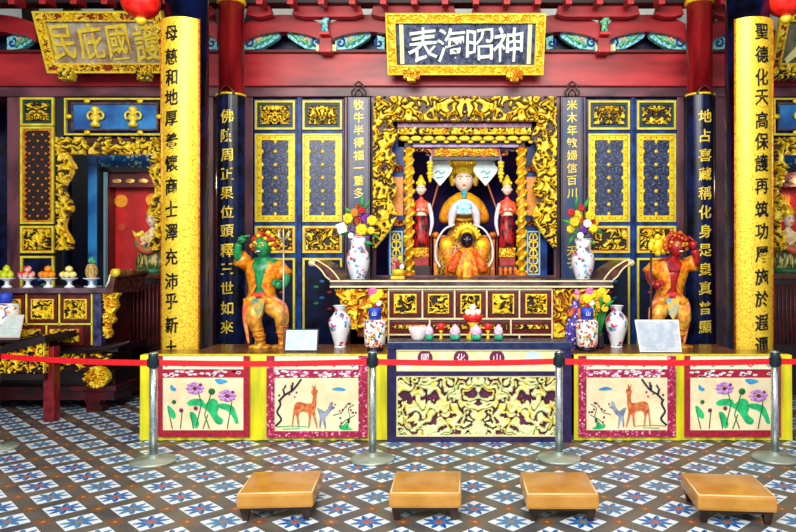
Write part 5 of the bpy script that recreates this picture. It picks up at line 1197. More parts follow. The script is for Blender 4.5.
q = MB(); q.rob([(c - .03, Y, zP, .075, .06), (c - .01, Y, zz(330), .07, .055), (c + .01, Y, zz(310), .055, .045), (c + .03, Y, zz(300), .03, .03)], 18, fold=.05); q.build('robe', spots('checked purple cloth', '#4c3c98', ['#d8d0f0', '#6a58b8', '#302470'], scale=40, lim=.45, mscale=3, mth=.1), t)
h, R = head_mesh((c + .04, Y - .01, zz(297.5)), .035); h.build('head', mat('doll face', '#f0b080'), t); face_parts(t, R, big=.8)
q = MB(); q.ell((c + .04, Y, zz(293)), (.035, .035, .025)); q.ell((c + .03, Y, zz(291)), (.02, .02, .02)); q.build('red_cap', mat('petal pink', ''), t)
q = MB(); q.tube([(c, Y - .03, zz(308)), (c - .05, Y - .06, zz(316))], [.02, .025], 8); q.tube([(c + .05, Y - .03, zz(308)), (c + .06, Y - .06, zz(318))], [.02, .025], 8); q.build('sleeves', mat('doll orange', '#f08c1c', '#d8481c'), t)

def sign(px0, px1, py0, py1, Y, label, m, lines, border, skew=0, zb=None):
    x0, x1 = X(px0, Y), X(px1, Y); z0 = zb if zb is not None else zP; H = Z(py0, Y) - z0; ln = .1
    t = thing('information_sign', label, 'sign', ((x0 + x1) / 2, Y, z0))
    M = Matrix.Translation(Vector((0, Y, z0 + .006))) @ Matrix.Rotation(-.25, 4, 'X')
    q = MB(); q.M = M; q.add([(x0, 0, 0), (x1, 0, 0), (x1 - skew * .3, 0, H), (x0 - skew, 0, H), (x0, .012, 0), (x1, .012, 0), (x1 - skew * .3, .012, H), (x0 - skew, .012, H)], [(0, 1, 2, 3), (7, 6, 5, 4), (0, 4, 5, 1), (1, 5, 6, 2), (2, 6, 7, 3), (3, 7, 4, 0)]); q.build('panel', border, t)
    q = MB(); q.M = M; e = .012; q.add([(x0 + e, -.002, e), (x1 - e, -.002, e), (x1 - skew * .3 - e, -.002, H - e), (x0 - skew + e, -.002, H - e), (x0 + e, -.0005, e), (x1 - e, -.0005, e), (x1 - skew * .3 - e, -.0005, H - e), (x0 - skew + e, -.0005, H - e)], [(0, 1, 2, 3), (7, 6, 5, 4), (0, 4, 5, 1), (1, 5, 6, 2), (2, 6, 7, 3), (3, 7, 4, 0)]); sh = q.build('sheet', m, t)
    q = MB(); q.M = M; random.seed(int(px0) + 2)
    for k in range(lines):
        z = H * (.88 - .76 * k / lines); w_ = (x1 - x0) * (.84 if k % 4 else .5 + .3 * random.random()); xx = x0 + (x1 - x0) * .08 - skew * z / H * .65
        n = int(w_ / .022)
        for j in range(n):
            if random.random() < .85: q.box(xx + j * .022, xx + j * .022 + .008 + .009 * random.random(), -.004, -.002, z - .004, z)
    q.build('printed_lines', mat('faint print', '#7ca8b4'), sh)
    q = MB(); q.box((x0 + x1) / 2 - .04, (x0 + x1) / 2 + .04, Y + .04, Y + .05 + H * .3, z0, z0 + .012); q.tube([((x0 + x1) / 2, Y + .05 + H * .28, z0 + .01), ((x0 + x1) / 2, Y + .03 + H * .14, z0 + H * .6)], .008, 6); q.build('easel_strut', BLACK, t)
sign(284, 317.5, 329.5, 353.5, 6.5, 'pale blue printed notice in dark frame, at the feet of the green guardian', mat('pale blue sheet', '#bce8f4', '#d0f0f4'), 9, mat('thin dark frame', '#3c1c14'))
sign(640, 682, 320, 352.5, 6.45, 'grey metal printed notice, at the feet of the red guardian', mat('grey sheet', '#b4bccc', '#ccd2dc', rough=.3), 11, mat('pale rim', '#e8e4e0'), skew=.03)

# offerings on the central chest
YO = 6.36; zO = bz + .001
def lotus_lamp(px, r, label):
    c = X(px, YO); t = thing('lotus_candle', label, 'candle', (c, YO, zO), 'lotus candles on the central chest')
    q = MB()
    for k in range(7): a = 2 * PI * k / 7; q.ell((c + r * .55 * math.cos(a), YO + r * .55 * math.sin(a), zO + .035), (r * .45, r * .45, .035), 0, 8, 6)
    q.build('green_leaves', mat('lotus green', '#1c9c6c', '#48c890'), t)
    q = MB(); q.lathe(c, YO, [(r * .8, zO + .04), (r * 1.0, zO + .075), (r * .85, zO + .105), (r * .35, zO + .135), (r * .06, zO + .15)], 18); q.build('pink_petals', mat('lotus pink', '#f0a0d0', '#f8d8ec', scale=30), t)
for px, r, w_ in ((429, .042, 'small, beside the white bowl'), (455, .052, 'large, left of the red offering bowl'), (476, .056, 'largest, right below the red offering bowl'), (498.5, .045, 'nearest the right end of the row')):
    lotus_lamp(px, r, 'pink and green lotus candle, ' + w_)
for px, w_ in ((441, 'left'), (488, 'right')):
    c = X(px, YO); t = thing('oil_cup', 'tiny red and gold footed oil cup, %s of the red offering bowl' % w_, 'cup', (c, YO, zO), 'oil cups on the central chest')
    q = MB(); q.lathe(c, YO, [(.022, zO), (.012, zO + .03), (.012, zO + .07), (.024, zO + .09)], 12); q.build('stem', GOLD, t)
    q = MB(); q.lathe(c, YO, [(.02, zO + .09), (.034, zO + .105), (.034, zO + .15), (.02, zO + .155)], 12); q.build('cup', RED, t)
c = X(418, YO); q = MB(); q.lathe(c, YO, [(.05, zO), (.06, zO + .02), (.088, zO + .1), (.085, zO + .125), (.07, zO + .115)], 20); tag(q.build('offering_bowl', mat('pinkish bowl', '#f4e0d8', '#f8f0ec')), 'pale white bowl at the left end of the lotus candles', 'bowl')
c = X(473, 6.42); t = thing('fruit_offering_bowl', 'red footed bowl on a gold stem, in the middle of the central chest', 'bowl', (c, 6.42, zO)); q = MB(); q.lathe(c, 6.42, [(.07, zO), (.06, zO + .03), (.03, zO + .08), (.035, zO + .13), (.06, zO + .16)], 20); q.build('stem', GOLD, t); q = MB(); q.lathe(c, 6.42, [(.055, zO + .16), (.085, zO + .19), (.1, zO + .225), (.09, zO + .23)], 20); q.build('bowl', RED, t)
for k in range(5):
    a = k * 2 * PI / 4; dx, dy, dz = (0, 0, .05) if k == 4 else (.045 * math.cos(a), .045 * math.sin(a), 0)
    q = MB(); q.ell((c + dx, 6.42 + dy, zO + .255 + dz), .032); tag(q.build('rice_bun', mat('bun cream', '#f8f0d8')), ('small cream bun in the red footed bowl, ' + ('at its right side', 'at the back', 'at its left side', 'at the front', 'topmost of the pile')[k]), 'bun', 'buns in the red bowl')
# little pot of flowers by the shrine
Y = 8.0; c = X(398, Y); t = thing('small_flower_pot', 'small gold pot with pink and green flowers, beside the left vase on the high altar', 'flowers', (c, Y, zA)); q = MB(); q.box(c - .08, c + .08, Y - .05, Y + .05, zA, zA + .03); q.lathe(c, Y, [(.06, zA + .03), (.075, zA + .06), (.075, zA + .1), (.06, zA + .11)], 14); q.build('pot', PGOLD, t)
for dx, dz, k in ((-.05, .14, 'k'), (0, .17, 'r'), (.05, .14, 'w'), (-.03, .22, 'k'), (.03, .24, 'y')): flower((c + dx, Y - .02, zA + dz), .03, FM[k], t)
q = MB(); q.tube([(c, Y, zA + .1), (c, Y, zA + .28)], .02, 6); q.build('leaf_stem', LEAF, t)

# ------------------------------------------------------------------ stools
PAD = mat('tan vinyl', '#b87820', '#cf9440', rough=.3, scale=5, th=(.35, .7), coat=.15)
WOODL = mat('dark stool leg', '#1c100c', '#34180c', rough=.4)
def stool(cx, yf, w_, lab, rot=0.0):
    t = thing('kneeling_stool', lab, 'stool', (cx, yf + .235, 0), 'kneeling stools in front of the altar')
    t.rotation_euler = (0, 0, rot); x0, x1 = cx - w_ / 2, cx + w_ / 2; y0, y1 = yf, yf + .47
    q = MB(); bm = bmesh.new(); bmesh.ops.create_grid(bm, x_segments=12, y_segments=12, size=1)
    bm.free()
    q.box(x0, x1, y0, y1, .085, .185, 0, .02)
    n = 12; g = []
    for j in range(n + 1):
        for i in range(n + 1):
            u, v = -1 + 2 * i / n, -1 + 2 * j / n; g.append((cx + u * (w_ / 2 - .014), (y0 + y1) / 2 + v * (.235 - .014), .183 + .014 * (1 - u ** 4) * (1 - v ** 4)))
    q.add(g, [(j * (n + 1) + i, j * (n + 1) + i + 1, (j + 1) * (n + 1) + i + 1, (j + 1) * (n + 1) + i) for j in range(n) for i in range(n)], 0, True)
    pad = q.build('cushion', PAD, t)
    q = MB(); q.frame(x0 + .012, x1 - .012, 0, 1, 0, 1, .01) if False else q.tube([(x0 + .01, y0 + .012, .181), (x1 - .01, y0 + .012, .181)], .007, 6); q.tube([(x0 + .012, y0 + .01, .181), (x0 + .012, y1 - .01, .181)], .005, 6); q.tube([(x1 - .012, y0 + .01, .181), (x1 - .012, y1 - .01, .181)], .005, 6); q.build('edge_highlight', mat('piping tan', '#ecc88c', rough=.3), pad)  # pale strips paint a highlight line along the cushion's top edges
    q = MB(); q.box(x0 + .02, x1 - .02, y0 + .02, y1 - .02, .07, .086); q.build('base_board', WOODL, t)
    for sx in (0, 1):
        for sy in (0, 1):
            lx = x0 + .05 if sx == 0 else x1 - .05; ly = y0 + .05 if sy == 0 else y1 - .05
            q = MB(); q.loft([[(lx + a * s, ly + b_ * s, z) for a, b_ in ((-1, -1), (1, -1), (1, 1), (-1, 1))] for s, z in ((.017, 0), (.03, .07))], 0, True, False); q.build('leg', WOODL, t)
    return t
stool(X(274.5, 4.29) - .015, 4.29, .485, 'tan padded kneeling stool in front of the deer frontal on the left', .07)
stool(X(425, 4.29), 4.29, .465, 'tan padded kneeling stool in front of the left half of the central chest')
stool(X(563, 4.27), 4.27, .465, 'tan padded kneeling stool by the foot of the third steel post')
stool(X(738, 4.23) + .02, 4.23, .49, 'tan padded kneeling stool nearest the right side, below the right lotus frontal', -.09)

# ------------------------------------------------------------------ rope barrier
POSTS = []
def post(px, Y, lab, xoff=0):
    c = X(px, Y); t = thing('barrier_post', lab, 'barrier post', (c, Y, 0), 'steel belt barrier posts')
    q = MB(); q.lathe(c, Y, [(.182, 0), (.184, .014), (.176, .022), (.06, .032), (.042, .04), (.036, .065)], 36); q.build('base', mat('brushed steel base', '#8c9c98', '#b4bcaa', rough=.42, metal=.45, scale=4), t)
    q = MB(); q.lathe(c, Y, [(.032, .06), (.032, .8)], 20); q.build('post', STEEL, t)
    q = MB(); q.lathe(c, Y, [(.034, .78), (.04, .79), (.04, .885), (.036, .9)], 20); q.build('belt_head', mat('dark steel head', '#1c2c34', '#30444c', rough=.3, metal=.4), t)
    q = MB(); q.lathe(c, Y, [(.037, .899), (.037, .905), (.02, .912)], 20); q.build('cap', STEEL, t)
    for dx, dy in ((-.04, 0), (.04, 0)): q = MB(); q.box(c + dx - .008, c + dx + .008, Y - .014, Y + .014, .79, .855); q.build('belt_clip', BLACK, t)
    POSTS.append((c, Y)); return t
post(-4.5, 5.98, 'steel barrier post whose round base is just cut by the left edge')
post(153.5, 5.59, 'steel barrier post in front of the leftmost yellow cloth edge')
post(372.5, 5.645, 'steel barrier post left of the central chest')
post(559, 5.67, 'steel barrier post in front of the right edge of the central chest')
post(775, 5.67, 'steel barrier post in front of the right lotus frontal')
ends = POSTS + [(X(1000, 5.7), 5.75)]
labs = ['slanting red belt running from the left edge to the leftmost yellow cloth', 'red belt crossing the left lotus and deer frontals', 'red belt crossing the central chest', 'red belt crossing the right deer and lotus frontals', 'red belt running off the right edge']
for k in range(5):
    (xa, ya), (xb, yb) = ends[k], ends[k + 1]; xa += .048; xb -= .048
    q = MB(); rows = []
    for i in range(17):
        f = i / 16; x = xa + (xb - xa) * f; y = ya + (yb - ya) * f; sg = -.012 * math.sin(PI * f)
        rows.append([(x, y - .0015, .797 + sg), (x, y - .0015, .846 + sg), (x, y + .0015, .846 + sg), (x, y + .0015, .797 + sg)])
    q.loft(rows, 0, True, False); tag(q.build('barrier_belt', mat('red webbing', '#ee1020', '#d80c18', rough=.5, scale=30)), labs[k], 'barrier belt', 'red barrier belts')
# ------------------------------------------------------------------ left bay: side altar with fruit
YL = 7.5; zl = Z(288, YL); xL0, xL1 = X(-95, YL), X(101, YL)
sa = thing('side_altar', 'dark red side altar with gold carved panels carrying five fruit stands', 'altar', (X(30, YL), YL, 0))
OX = mat('oxblood drawer', '')
q = MB(); q.box(xL0, X(107, YL), YL - .03, 8.3, Z(293, YL), zl, 0, .008); tp = q.build('top', mat('plum altar top', ''), sa)
q = MB(); q.box(xL0, xL1, YL + .02, 8.2, .45, Z(293, YL)); q.build('body', MAROON, sa)
# upswept end
q = MB(); ex = X(107, YL); q.prism([(ex - .1, zl), (ex - .0, zl), (ex + .035, zl + .06), (ex + .06, zl + .15), (ex + .13, zl + .19), (ex + .11, zl + .13), (ex + .09, zl + .05), (ex + .07, zl - .06), (ex, zl - .055)], YL - .02, 8.2); se = q.build('scroll_end', mat('scroll end plum', ''), sa)
q = MB(); q.tube([(ex + .1, YL - .04, zl + .17), (ex + .1, YL + .05, zl + .17)], .045, 14); q.build('scroll_roll', PGOLD, se); q = MB(); q.tube([(ex + .1, YL + .05, zl + .165), (ex + .1, 8.2, zl + .165)], .042, 14); q.build('rear_roll', WOODT, se)
q = MB(); q.tube([(ex - .0, YL - .025, zl + .01), (ex + .03, YL - .025, zl + .07), (ex + .05, YL - .025, zl + .15)], .01, 6); q.build('scroll_edging', CREAM, se)
for k, (a, b_) in enumerate(((-40, -4), (-2, 24), (28, 57), (61, 90))):
    q = MB(); bx(q, a, b_, 295.5, 322.5, YL, YL + .03, 0, .005); dr = q.build('drawer', OX, sa)
    carve('carved_panel', X(a + 4.5, YL), X(b_ - 4, YL), Z(318, YL), Z(300, YL), YL - .002, [DARKG, GOLD, PGOLD], dr, sc=8, seed=80 + k, th=-.2)
    q = MB(); q.frame(X(a + 3.5, YL), X(b_ - 3, YL), Z(319, YL), Z(299, YL), YL - .012, YL, .012); q.build('gilt_edge', PGOLD, dr)
for k, (a, b_) in enumerate(((-40, 2), (5, 45), (48, 83))):
    q = MB(); bx(q, a, b_, 325.5, 345, YL, YL + .03, 0, .005); dr = q.build('drawer', OX, sa)
    carve('carved_panel', X(a + 3.5, YL), X(b_ - 4, YL), Z(342, YL), Z(329, YL), YL - .002, [DARKG, GOLD, PGOLD], dr, sc=8, seed=84 + k, th=-.2)
q = MB(); q.box(xL0, X(92, YL), YL + .002, YL + .02, Z(324.8, YL), Z(323.3, YL))
for px in (26, 59, 91.5): q.box(X(px - .7, YL), X(px + .7, YL), YL + .002, YL + .02, Z(345, YL), Z(294, YL))
q.box(X(45.5, YL), X(46.7, YL), YL + .002, YL + .02, Z(345, YL), Z(324, YL)); q.build('gilt_beading', YEDGE, sa)
q = MB(); bx(q, 93, 101, 293, 348, YL - .01, YL + .1, 0, .01); q.build('corner_post', mat('dark blue post', '#141c44', '#4a4470', rough=.25), sa)
carve('side_drop', X(103, YL), X(119, YL), Z(338, YL), Z(293, YL), YL + .04, [GOLD2, PGOLD, GOLD], sa, sc=8, seed=90, th=-.4, depth=.04, mask=lambda u, v: u < .35 + .65 * v + .1 * math.sin(v * 20))
# curving stretcher, waist rails, carved apron and feet
q = MB(); q.tube([(X(45, YL), YL, Z(350, YL)), (X(90, YL), YL - .01, Z(350, YL)), (X(118, YL), YL - .02, Z(345, YL)), (X(131, YL), YL - .02, Z(341, YL))], [.04, .04, .03, .012], 8); q.box(xL0, X(118, YL), YL, 8.2, Z(352, YL), Z(346, YL)); q.build('waist_rail', mat('near black wood', '#140a0c', '#241014', rough=.3), sa)
carve('apron_carving', X(60, YL), X(110, YL), Z(371, YL), Z(354, YL), YL + .03, [DARKG, GOLD, PGOLD], sa, sc=6, seed=91, th=-.1, depth=.04, mask=lambda u, v: v > .65 - .25 * math.sin(u * 7) or (u < .5 and v > .25 * abs(math.sin(u * 9))))
carve('lion_mask', X(86, YL), X(111, YL), Z(387, YL), Z(366, YL), YL + .0, [GOLD2, PGOLD, GOLD], sa, sc=9, seed=92, th=-.4, depth=.06, mask=lambda u, v: (u - .5) ** 2 + (v - .5) ** 2 < .25)
q = MB(); q.box(xL0, X(112, YL), YL + .06, 8.2, Z(388, YL), .45); q.build('lower_body', mat('near black wood', ''), sa)
q = MB(); q.box(xL0, X(117, YL), YL - .03, 8.25, Z(391, YL), Z(386, YL), 0, .008); q.box(xL0, X(114, YL), YL, 8.22, Z(400, YL), Z(391, YL)); q.build('plinth_rail', DKRED, sa)
for px in (93, -60):
    q = MB(); x = X(px, YL); q.prism([(x - .07, 0), (x + .1, 0), (x + .12, .05), (x + .08, .09), (x + .1, Z(399, YL)), (x - .09, Z(399, YL)), (x - .06, .07)], YL - .02, YL + .12); q.build('foot', DKRED, sa)
    q = MB(); q.prism([(x - .07, 0), (x + .1, 0), (x + .1, Z(399, YL)), (x - .09, Z(399, YL))], 8.05, 8.2); q.build('foot', DKRED, sa)

# fruit stands
def stand(px, wh):
    Y = 7.62; c = X(px, Y); z0 = zl + .001
    t = thing('fruit_stand', 'white footed dish carrying %s' % wh, 'dish', (c, Y, z0), 'white fruit stands on the side altar')
    q = MB(); q.lathe(c, Y, [(.055, z0), (.05, z0 + .012), (.02, z0 + .035), (.02, z0 + .065), (.05, z0 + .085), (.085, z0 + .1), (.088, z0 + .108), (.07, z0 + .104)], 22); q.build('dish', WHITE, t)
    q = MB(); q.lathe(c, Y, [(.021, z0 + .045), (.03, z0 + .05), (.021, z0 + .056)], 14); q.build('stem_ring', mat('pale blue glaze', '#c8dcf0'), t)
    return c, Y, z0 + .104
fr = [(7, 'green-yellow pears', '#a8c81c', '#e8e420', 'pear'), (28, 'red and white apples', '#d8281c', '#f8d8c8', 'apple'), (48.5, 'oranges', '#f08410', '#f89c1c', 'orange'), (69.5, 'pale yellow melons', '#f4e070', '#f8f0a8', 'melon')]
for px, wh, c1, c2, kind in fr:
    c, Y, z = stand(px, wh); m = mat(kind + ' skin', c1, c2, rough=.35, scale=14)
    spots_ = [(-.055, -.03, .042, 'at the dish left rim'), (0, -.055, .042, 'at the front of the dish'), (.055, -.03, .042, 'at the dish right rim'), (0, .045, .042, 'at the back of the dish'), (-.0, -.008, .105, 'on top of the pile')]
    for dx, dy, dz, w_ in spots_:
        r = .04; q = MB()
        if kind == 'pear': q.lathe(c + dx, Y + dy, [(.004, z + dz - .04), (.03, z + dz - .03), (.04, z + dz - .008), (.033, z + dz + .018), (.018, z + dz + .038), (.006, z + dz + .048)], 14)
        elif kind == 'apple': q.lathe(c + dx, Y + dy, [(.006, z + dz - .033), (.022, z + dz - .038), (.039, z + dz - .01), (.04, z + dz + .01), (.028, z + dz + .033), (.008, z + dz + .028)], 14)
        else: q.ell((c + dx, Y + dy, z + dz), (r, r, r * (.95 if kind == 'orange' else .88)), 0, 14, 10)
        t = thing(kind, '%s %s, among the %s' % ({'pear': 'green-yellow pear', 'apple': 'red and white apple', 'orange': 'bright orange', 'melon': 'pale yellow round fruit'}[kind], w_, wh), 'fruit', (c + dx, Y + dy, z + dz - .04), 'piled ' + wh)
        q.build('flesh', m, t)
        q = MB(); q.tube([(c + dx, Y + dy, z + dz + .03), (c + dx + .004, Y + dy, z + dz + .052)], .003, 5); q.build('stalk', mat('stalk brown', '#5c3c1c'), t)
c, Y, z = stand(91.5, 'a pineapple')
t = thing('pineapple', 'pineapple with green crown on the white dish nearest the scroll end', 'fruit', (c, Y, z))
q = MB(); rings = []
for k in range(15):
    f = k / 14; r = .062 * math.sin(PI * (.12 + .78 * f)) ** .5; rings.append([(c + r * (1 + .07 * math.cos(PI * (i + k))) * math.cos(2 * PI * (i + .5 * (k % 2)) / 18), Y + r * (1 + .07 * math.cos(PI * (i + k))) * math.sin(2 * PI * (i + .5 * (k % 2)) / 18), z + .16 * f) for i in range(18)])
q.loft(rings, 0, True, False); q.build('flesh', mat('pineapple rind', '#a87c34', '#d8b878', scale=50), t)
q = MB()
for k in range(14):
    a = k * 2.4; r = .05 * (1 - k / 18); h = .05 + .05 * k / 14; q.tube([(c, Y, z + .155), (c + r * .6 * math.cos(a), Y + r * .6 * math.sin(a), z + .155 + h * .6), (c + r * math.cos(a), Y + r * math.sin(a), z + .155 + h)], [.008, .01, .002], 6)
q.build('leaf_crown', mat('pineapple crown', '#2c8c5c', '#58b878'), t)
q = MB(); q.box(X(69, YL), X(82, YL), YL + .3, YL + .42, zl, zl + .012); tag(q.build('paper_sheet', WHITE), 'folded white paper lying behind the pale yellow fruit', 'paper')

# reading rail at the left edge with red post, sign and small jar on it
Yr = 7.0
t = thing('slanted_book_rest', 'black slanted rest with gold carved apron on a square red post, at the left edge', 'stand', (X(49, Yr), Yr, 0))
q = MB(); q.box(X(43, Yr), X(54, Yr), Yr, Yr + .11, 0, Z(347, Yr), 0, .006); q.build('post', mat('deep red post', '#5c0c14', '#8c1820', rough=.3), t)
q = MB(); q.box(X(-60, Yr), X(-49, Yr), Yr, Yr + .11, 0, Z(347, Yr), 0, .006); q.build('post', mat('deep red post', ''), t)
def quad(px0, px1, l0, r0, l1, r1, y0, y1):
    return [(X(px0, Yr), Z(l1, Yr)), (X(px1, Yr), Z(r1, Yr)), (X(px1, Yr), Z(r0, Yr)), (X(px0, Yr), Z(l0, Yr))]
q = MB(); q.prism(quad(-60, 51, 362, 334, 371, 341, 0, 0), Yr - .1, Yr + .5); q.build('slanting_rail', mat('near black wood', ''), t)
zb0 = lambda u: Z(390 - 0 * u, Yr)
def slmask(u, v):
    # panel area x -60..49, y 345..385 ; follow slant of the rail
    top = 1 - (1 - u) * .35; return v < top and v > (1 - u) * .0 + .0
carve('carved_apron', X(-60, Yr), X(49, Yr), Z(372, Yr), Z(340, Yr), Yr - .04, [DARKG, GOLD, GOLD2], t, sc=7, seed=95, th=.0, depth=.03, mask=lambda u, v: v < .12 + .86 * u + .0, back=.03)
q = MB(); q.box(X(-60, Yr), X(48, Yr), Yr - .06, Yr + .05, Z(379, Yr), Z(373, Yr)); q.build('lower_rail', mat('near black wood', ''), t)
q = MB(); q.box(X(-60, Yr), X(42, Yr), Yr - .04, Yr, Z(376.5, Yr), Z(374.5, Yr)); q.box(X(47.8, Yr), X(48.6, Yr), Yr - .08, Yr, Z(372, Yr), Z(334, Yr)); q.build('gilt_line', GOLD, t)
q = MB(); q.box(X(-60, 7.2), X(24, 7.2), 7.1, 7.46, Z(338.5, 7.2) - .03, Z(338.5, 7.2)); q.build('shelf', mat('near black wood', ''), t)
zsh = Z(338.5, 7.2)
sign(-12, 19.5, 315, 338, 7.22, 'pale printed notice at the left edge below the blue-necked jar', mat('off white sheet', '#d8e0d8', '#c8d4cc'), 8, mat('pinkish rim', '#e8c8c0'), skew=-.03, zb=zsh)
Y = 7.38; c = X(5, Y)
t = thing('figured_jar', 'white jar with cobalt neck at the left edge, above the printed notice', 'jar', (c, Y, zsh))
q = MB(); q.lathe(c, Y, [(.1, zsh), (.13, zsh + .05), (.14, zsh + .2), (.13, Z(304, Y)), (.08, Z(303, Y))], 24); q.build('body', PORC2, t)
q = MB(); q.lathe(c, Y, [(.07, Z(303.5, Y)), (.075, Z(294, Y)), (.05, Z(292.5, Y))], 20); q.build('collar', mat('cobalt collar', ''), t)

# ------------------------------------------------------------------ side bay shrines
def side_bay(sgn):
    """sgn -1 left bay, +1 right bay; bounds measured on the left one and mirrored about the temple axis"""
    mx = lambda px: px if sgn < 0 else 936 - px
    side = 'left' if sgn < 0 else 'right'
    def B(mb, a, b_, py0, py1, Y0, Y1, mi=0, ch=0): a, b_ = sorted((mx(a), mx(b_))); return bx(mb, a, b_, py0, py1, Y0, Y1, mi, ch)
    t = thing('transom_board', 'sky-blue transom board with gold ornaments in the %s side bay' % side, 'board', (X(mx(112), 8.5), 8.55, Z(135, 8.55)))
    q = MB(); B(q, 62, 162, 97.5, 135, 8.5, 8.62); q.build('board', NAVY, t)
    q = MB(); B(q, 72, 157, 103, 130, 8.47, 8.5); q.build('blue_field', SKYB, t)
    q = MB(); a, b_ = sorted((X(mx(64), 8.46), X(mx(162), 8.46))); q.frame(a, b_, Z(135, 8.46), Z(98, 8.46), 8.46, 8.5, .02); q.build('gilt_edge', YEDGE, t)
    a, b_ = sorted((X(mx(71), 8.45), X(mx(158), 8.45))); q = MB(); q.frame(a, b_, Z(130.5, 8.45), Z(102.5, 8.45), 8.45, 8.48, .022); q.build('brown_edge', mat('edge umber', '#6c4424', '#2c1c2c'), t)
    for px in (95.5, 133):
        Yq = 8.44; x = X(mx(px), Yq); z = Z(116.5, Yq); q = MB()
        q.lathe(x, Yq, [(.05, z - .13), (.06, z - .1), (.03, z - .06), (.075, z - .03), (.05, z + .01), (.025, z + .05), (.06, z + .09), (.04, z + .12)], 12)
        for s in (-1, 1): q.tube([(x, Yq, z + .02), (x + s * .06, Yq, z + .06), (x + s * .1, Yq, z + .02), (x + s * .08, Yq, z - .03), (x + s * .05, Yq, z - .01)], .014, 6)
        q.build('gold_ornament', PGOLD, t)
    for px, py in ((87, 101), (140, 101), (87, 132.5), (140, 132.5), (68.5, 116.5), (159, 116.5)):
        q = MB(); q.ell((X(mx(px), 8.44), 8.44, Z(py, 8.44)), (.04, .02, .03)); q.build('gold_boss', GOLD, t)
    # gilded curtain carving
    t = thing('gilded_door_carving', 'gilded openwork carving hung over the %s side shrine opening' % side, 'carving', (X(mx(110), 8.4), 8.4, Z(155, 8.4)))
    a, b_ = sorted((X(mx(58), 8.4), X(mx(162), 8.4))); carve('frieze', a, b_, Z(154.5, 8.4), Z(138, 8.4), 8.4, G3, t, depth=.05, cell=.011, sc=6, th=-.35, seed=100 + sgn, back=.04)
    for c0, c1 in ((58.5, 76), (149, 163)):
        a, b_ = sorted((X(mx(c0), 8.38), X(mx(c1), 8.38))); fl_ = (c0 > 100) != (sgn > 0)
        carve('side_drop', a, b_, Z(253, 8.38), Z(154, 8.38), 8.38, G3, t, depth=.05, cell=.011, sc=7, th=-.4, seed=104 + sgn + c0 * .01, mask=(lambda u, v, fl_=fl_: ((1 - u) if fl_ else u) < .62 + .22 * math.sin(v * 17) + (.2 if v > .85 else 0) and (v > .03)), back=.04)
    # shrine box behind
    t = thing('side_shrine', 'red-lined cabinet shrine with blue frame in the %s side bay' % side, 'shrine', (X(mx(125), 9.1), 9.1, 0))
    q = MB(); B(q, 88, 97, 157, 300, 8.9, 9.0); q.build('blue_post', SKYB, t)
    q = MB(); B(q, 88, 165, 155, 168, 8.95, 9.05); q.build('painted_header', spots('painted blue header', '#1c5c9c', ['#68b8c8', '#c8e0c8', '#2c4c8c'], scale=20, lim=.5, mscale=6, mth=.45), t)
    q = MB(); B(q, 97, 106, 168, 300, 8.88, 9.0); B(q, 97, 175, 167, 172, 8.86, 9.0); q.build('black_frame', BLACK, t)
    q = MB(); B(q, 103.5, 105.5, 172, 300, 8.84, 8.9); q.build('pale_edge', mat('steel blue edge', '#5c88a0'), t)
    q = MB(); B(q, 106, 175, 172, 187, 8.95, 9.05); hd = q.build('header', mat('shrine header', '#4c0c14'), t)
    q = MB()
    for k in range(5): q.ell((X(mx(117 + 13 * k), 8.94), 8.94, Z(181, 8.94)), (.062, .02, .032), 0, 14, 8)
    q.build('header_cartouches', mat('cartouche gold', '#d8b868', '#a87c3c'), hd)
    q = MB(); B(q, 106, 190, 187, 300, 9.12, 9.42); rb = q.build('red_back', mat('shrine red back', '#a80f12', '#c81c1a', rough=.4, scale=3), t)
    for px, py, r in ((121, 201, .085), (152, 200, .085), (122, 227, .05)):
        q = MB(); cx_, cz_ = X(mx(px), 9.1), Z(py, 9.1); q.loft([[(cx_ + r * math.cos(2 * PI * i / 20), y, cz_ + r * math.sin(2 * PI * i / 20)) for i in range(20)] for y in (9.1, 9.12)], 0, True, False); q.build('painted_disc', mat('disc yellow', '#f4a81c', '#e88414') if py < 210 else mat('disc rust', '#c03c1c'), rb)
    q = MB(); B(q, 106, 109, 187, 300, 8.95, 9.12); q.build('side_wall', mat('shrine side', '#5c0c10'), t)
    q = MB(); B(q, 85, 190, 287, 300, 8.85, 9.42); q.build('shrine_floor', MAROON, t)
    q = MB(); B(q, 85, 190, 300, 387.8, 8.9, 9.42); q.build('lower_cabinet', mat('near black wood', ''), t)
    # dark inner table with fluted front
    t = thing('inner_offering_table', 'dark wooden fluted table under the robed statue in the %s side bay' % side, 'table', (X(mx(140), 8.45), 8.4, 0))
    Yt = 8.4; q = MB(); B(q, 119, 178, 273, 279, Yt, 8.8, 0, .008); q.build('top', mat('warm dark wood', '#3c1c10', '#5c2c18', rough=.3), t)
    q = MB(); a, b_ = sorted((X(mx(122), Yt), X(mx(178), Yt))); q.box(a, b_, Yt + .04, 8.75, 0.0, Z(279, Yt)); q.build('body', mat('near black wood', ''), t)
    q = MB()
    for k in range(14):
        x = a + (b_ - a) * (k + .5) / 14; q.tube([(x, Yt + .035, Z(345, Yt)), (x, Yt + .035, Z(284, Yt))], .013, 6)
    q.build('flutes', mat('deep red flute', '#4c1014', '#6c1820'), t)
    # robed statue on it
    Ys = 8.6; px = 153 if sgn < 0 else 788; c = X(px, Ys); zz = lambda py: Z(py, Ys); z0 = Z(273, Yt)
    t = thing('robed_side_statue', 'robed statue with cream and striped garments on the dark table in the %s side bay' % side, 'statue', (c, Ys, z0))
    q = MB(); q.lathe(c, Ys, [(.22, z0), (.22, z0 + .03), (.2, z0 + .06)], 20); q.build('green_base', mat('base green', '#0c4c30', '#187048'), t)
    q = MB(); q.rob([(c, Ys, z0 + .06, .19, .14), (c, Ys, zz(262), .21, .15), (c, Ys, zz(252), .17, .14), (c, Ys, zz(243), .12, .1)], 28, fold=.06, nf=9)
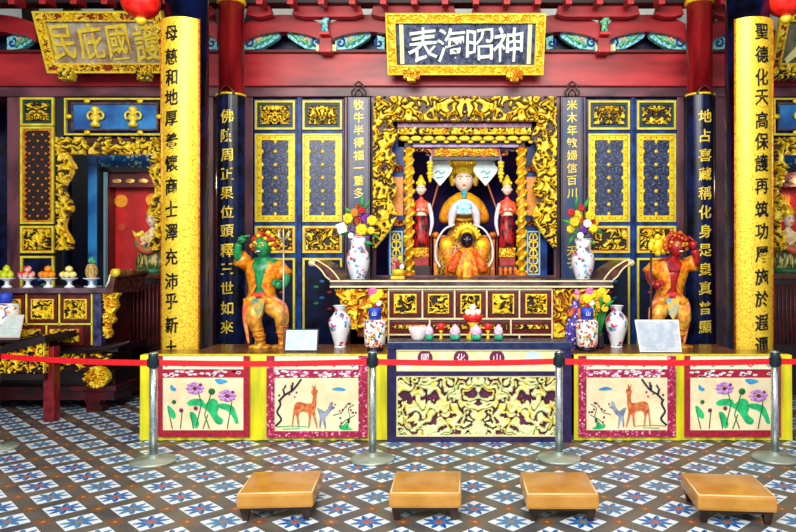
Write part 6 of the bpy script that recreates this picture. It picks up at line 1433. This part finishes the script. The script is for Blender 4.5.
    q.build('striped_skirt', mat('striped robe', '#c8b45c', '#3c4c2c', scale=14, stretch=(3, 3, .6), th=(.46, .52)), t)
    b = skin({'p': (c, Ys, zz(248), .09), 'c': (c, Ys, zz(236), .1), 'n': (c, Ys, zz(229), .035), 'h': (c, Ys, zz(226), .035), 'ls': (c - .1, Ys, zz(236), .045), 'le': (c - .16, Ys - .08, zz(246), .045), 'lw': (c - .07, Ys - .16, zz(246), .03), 'rs': (c + .1, Ys, zz(236), .045), 're': (c + .16, Ys - .08, zz(246), .045), 'rw': (c + .07, Ys - .16, zz(244), .03)},
             [('p', 'c'), ('c', 'n'), ('n', 'h'), ('c', 'ls'), ('ls', 'le'), ('le', 'lw'), ('c', 'rs'), ('rs', 're'), ('re', 'rw')], 'p'); b.build('body', mat('cream tunic', '#f4e8c0', '#d8a850', scale=16), t)
    q = MB(); q.tube([(c - .16, Ys - .1, zz(238)), (c - .1, Ys - .15, zz(247)), (c + .02, Ys - .18, zz(251)), (c + .14, Ys - .1, zz(247))], [.03, .05, .05, .03], 10); q.build('red_sash', mat('coral sash', '#e0482c', '#2c7c50', scale=10), t)
    h, R = head_mesh((c, Ys - .02, zz(220.5)), .085); h.build('head', SKINW, t); face_parts(t, R)
    q = MB(); q.rob([(c, Ys + .01, zz(217), .078, .08), (c, Ys + .01, zz(212), .082, .08), (c, Ys, zz(208), .05, .05), (c, Ys, zz(204), .015, .015)], 18); q.build('gold_crown', GOLD, t)
    for s in (-1, 1):
        q = MB(); q.tube([(c + s * .1, Ys - .03, zz(233)), (c + s * .19, Ys - .06, zz(236)), (c + s * .24, Ys - .04, zz(231))], [.04, .035, .01], 8); q.build('shoulder_wing', PGOLD, t)
        hand(t, (c + s * .07, Ys - .16, zz(245)), (-s * .7, -.3, .5), .07, SKINW, palm=(0, 1, 0))
side_bay(-1); side_bay(1)
# dark opening boards behind the bays
q = MB(); q.box(X(-60, 9.2), X(84, 9.2), 9.9, 9.95, 0, 3.9); struct('wall_side', q, NAVY)

for o in list(bpy.data.objects):
    if '_o' in o: del o['_o']
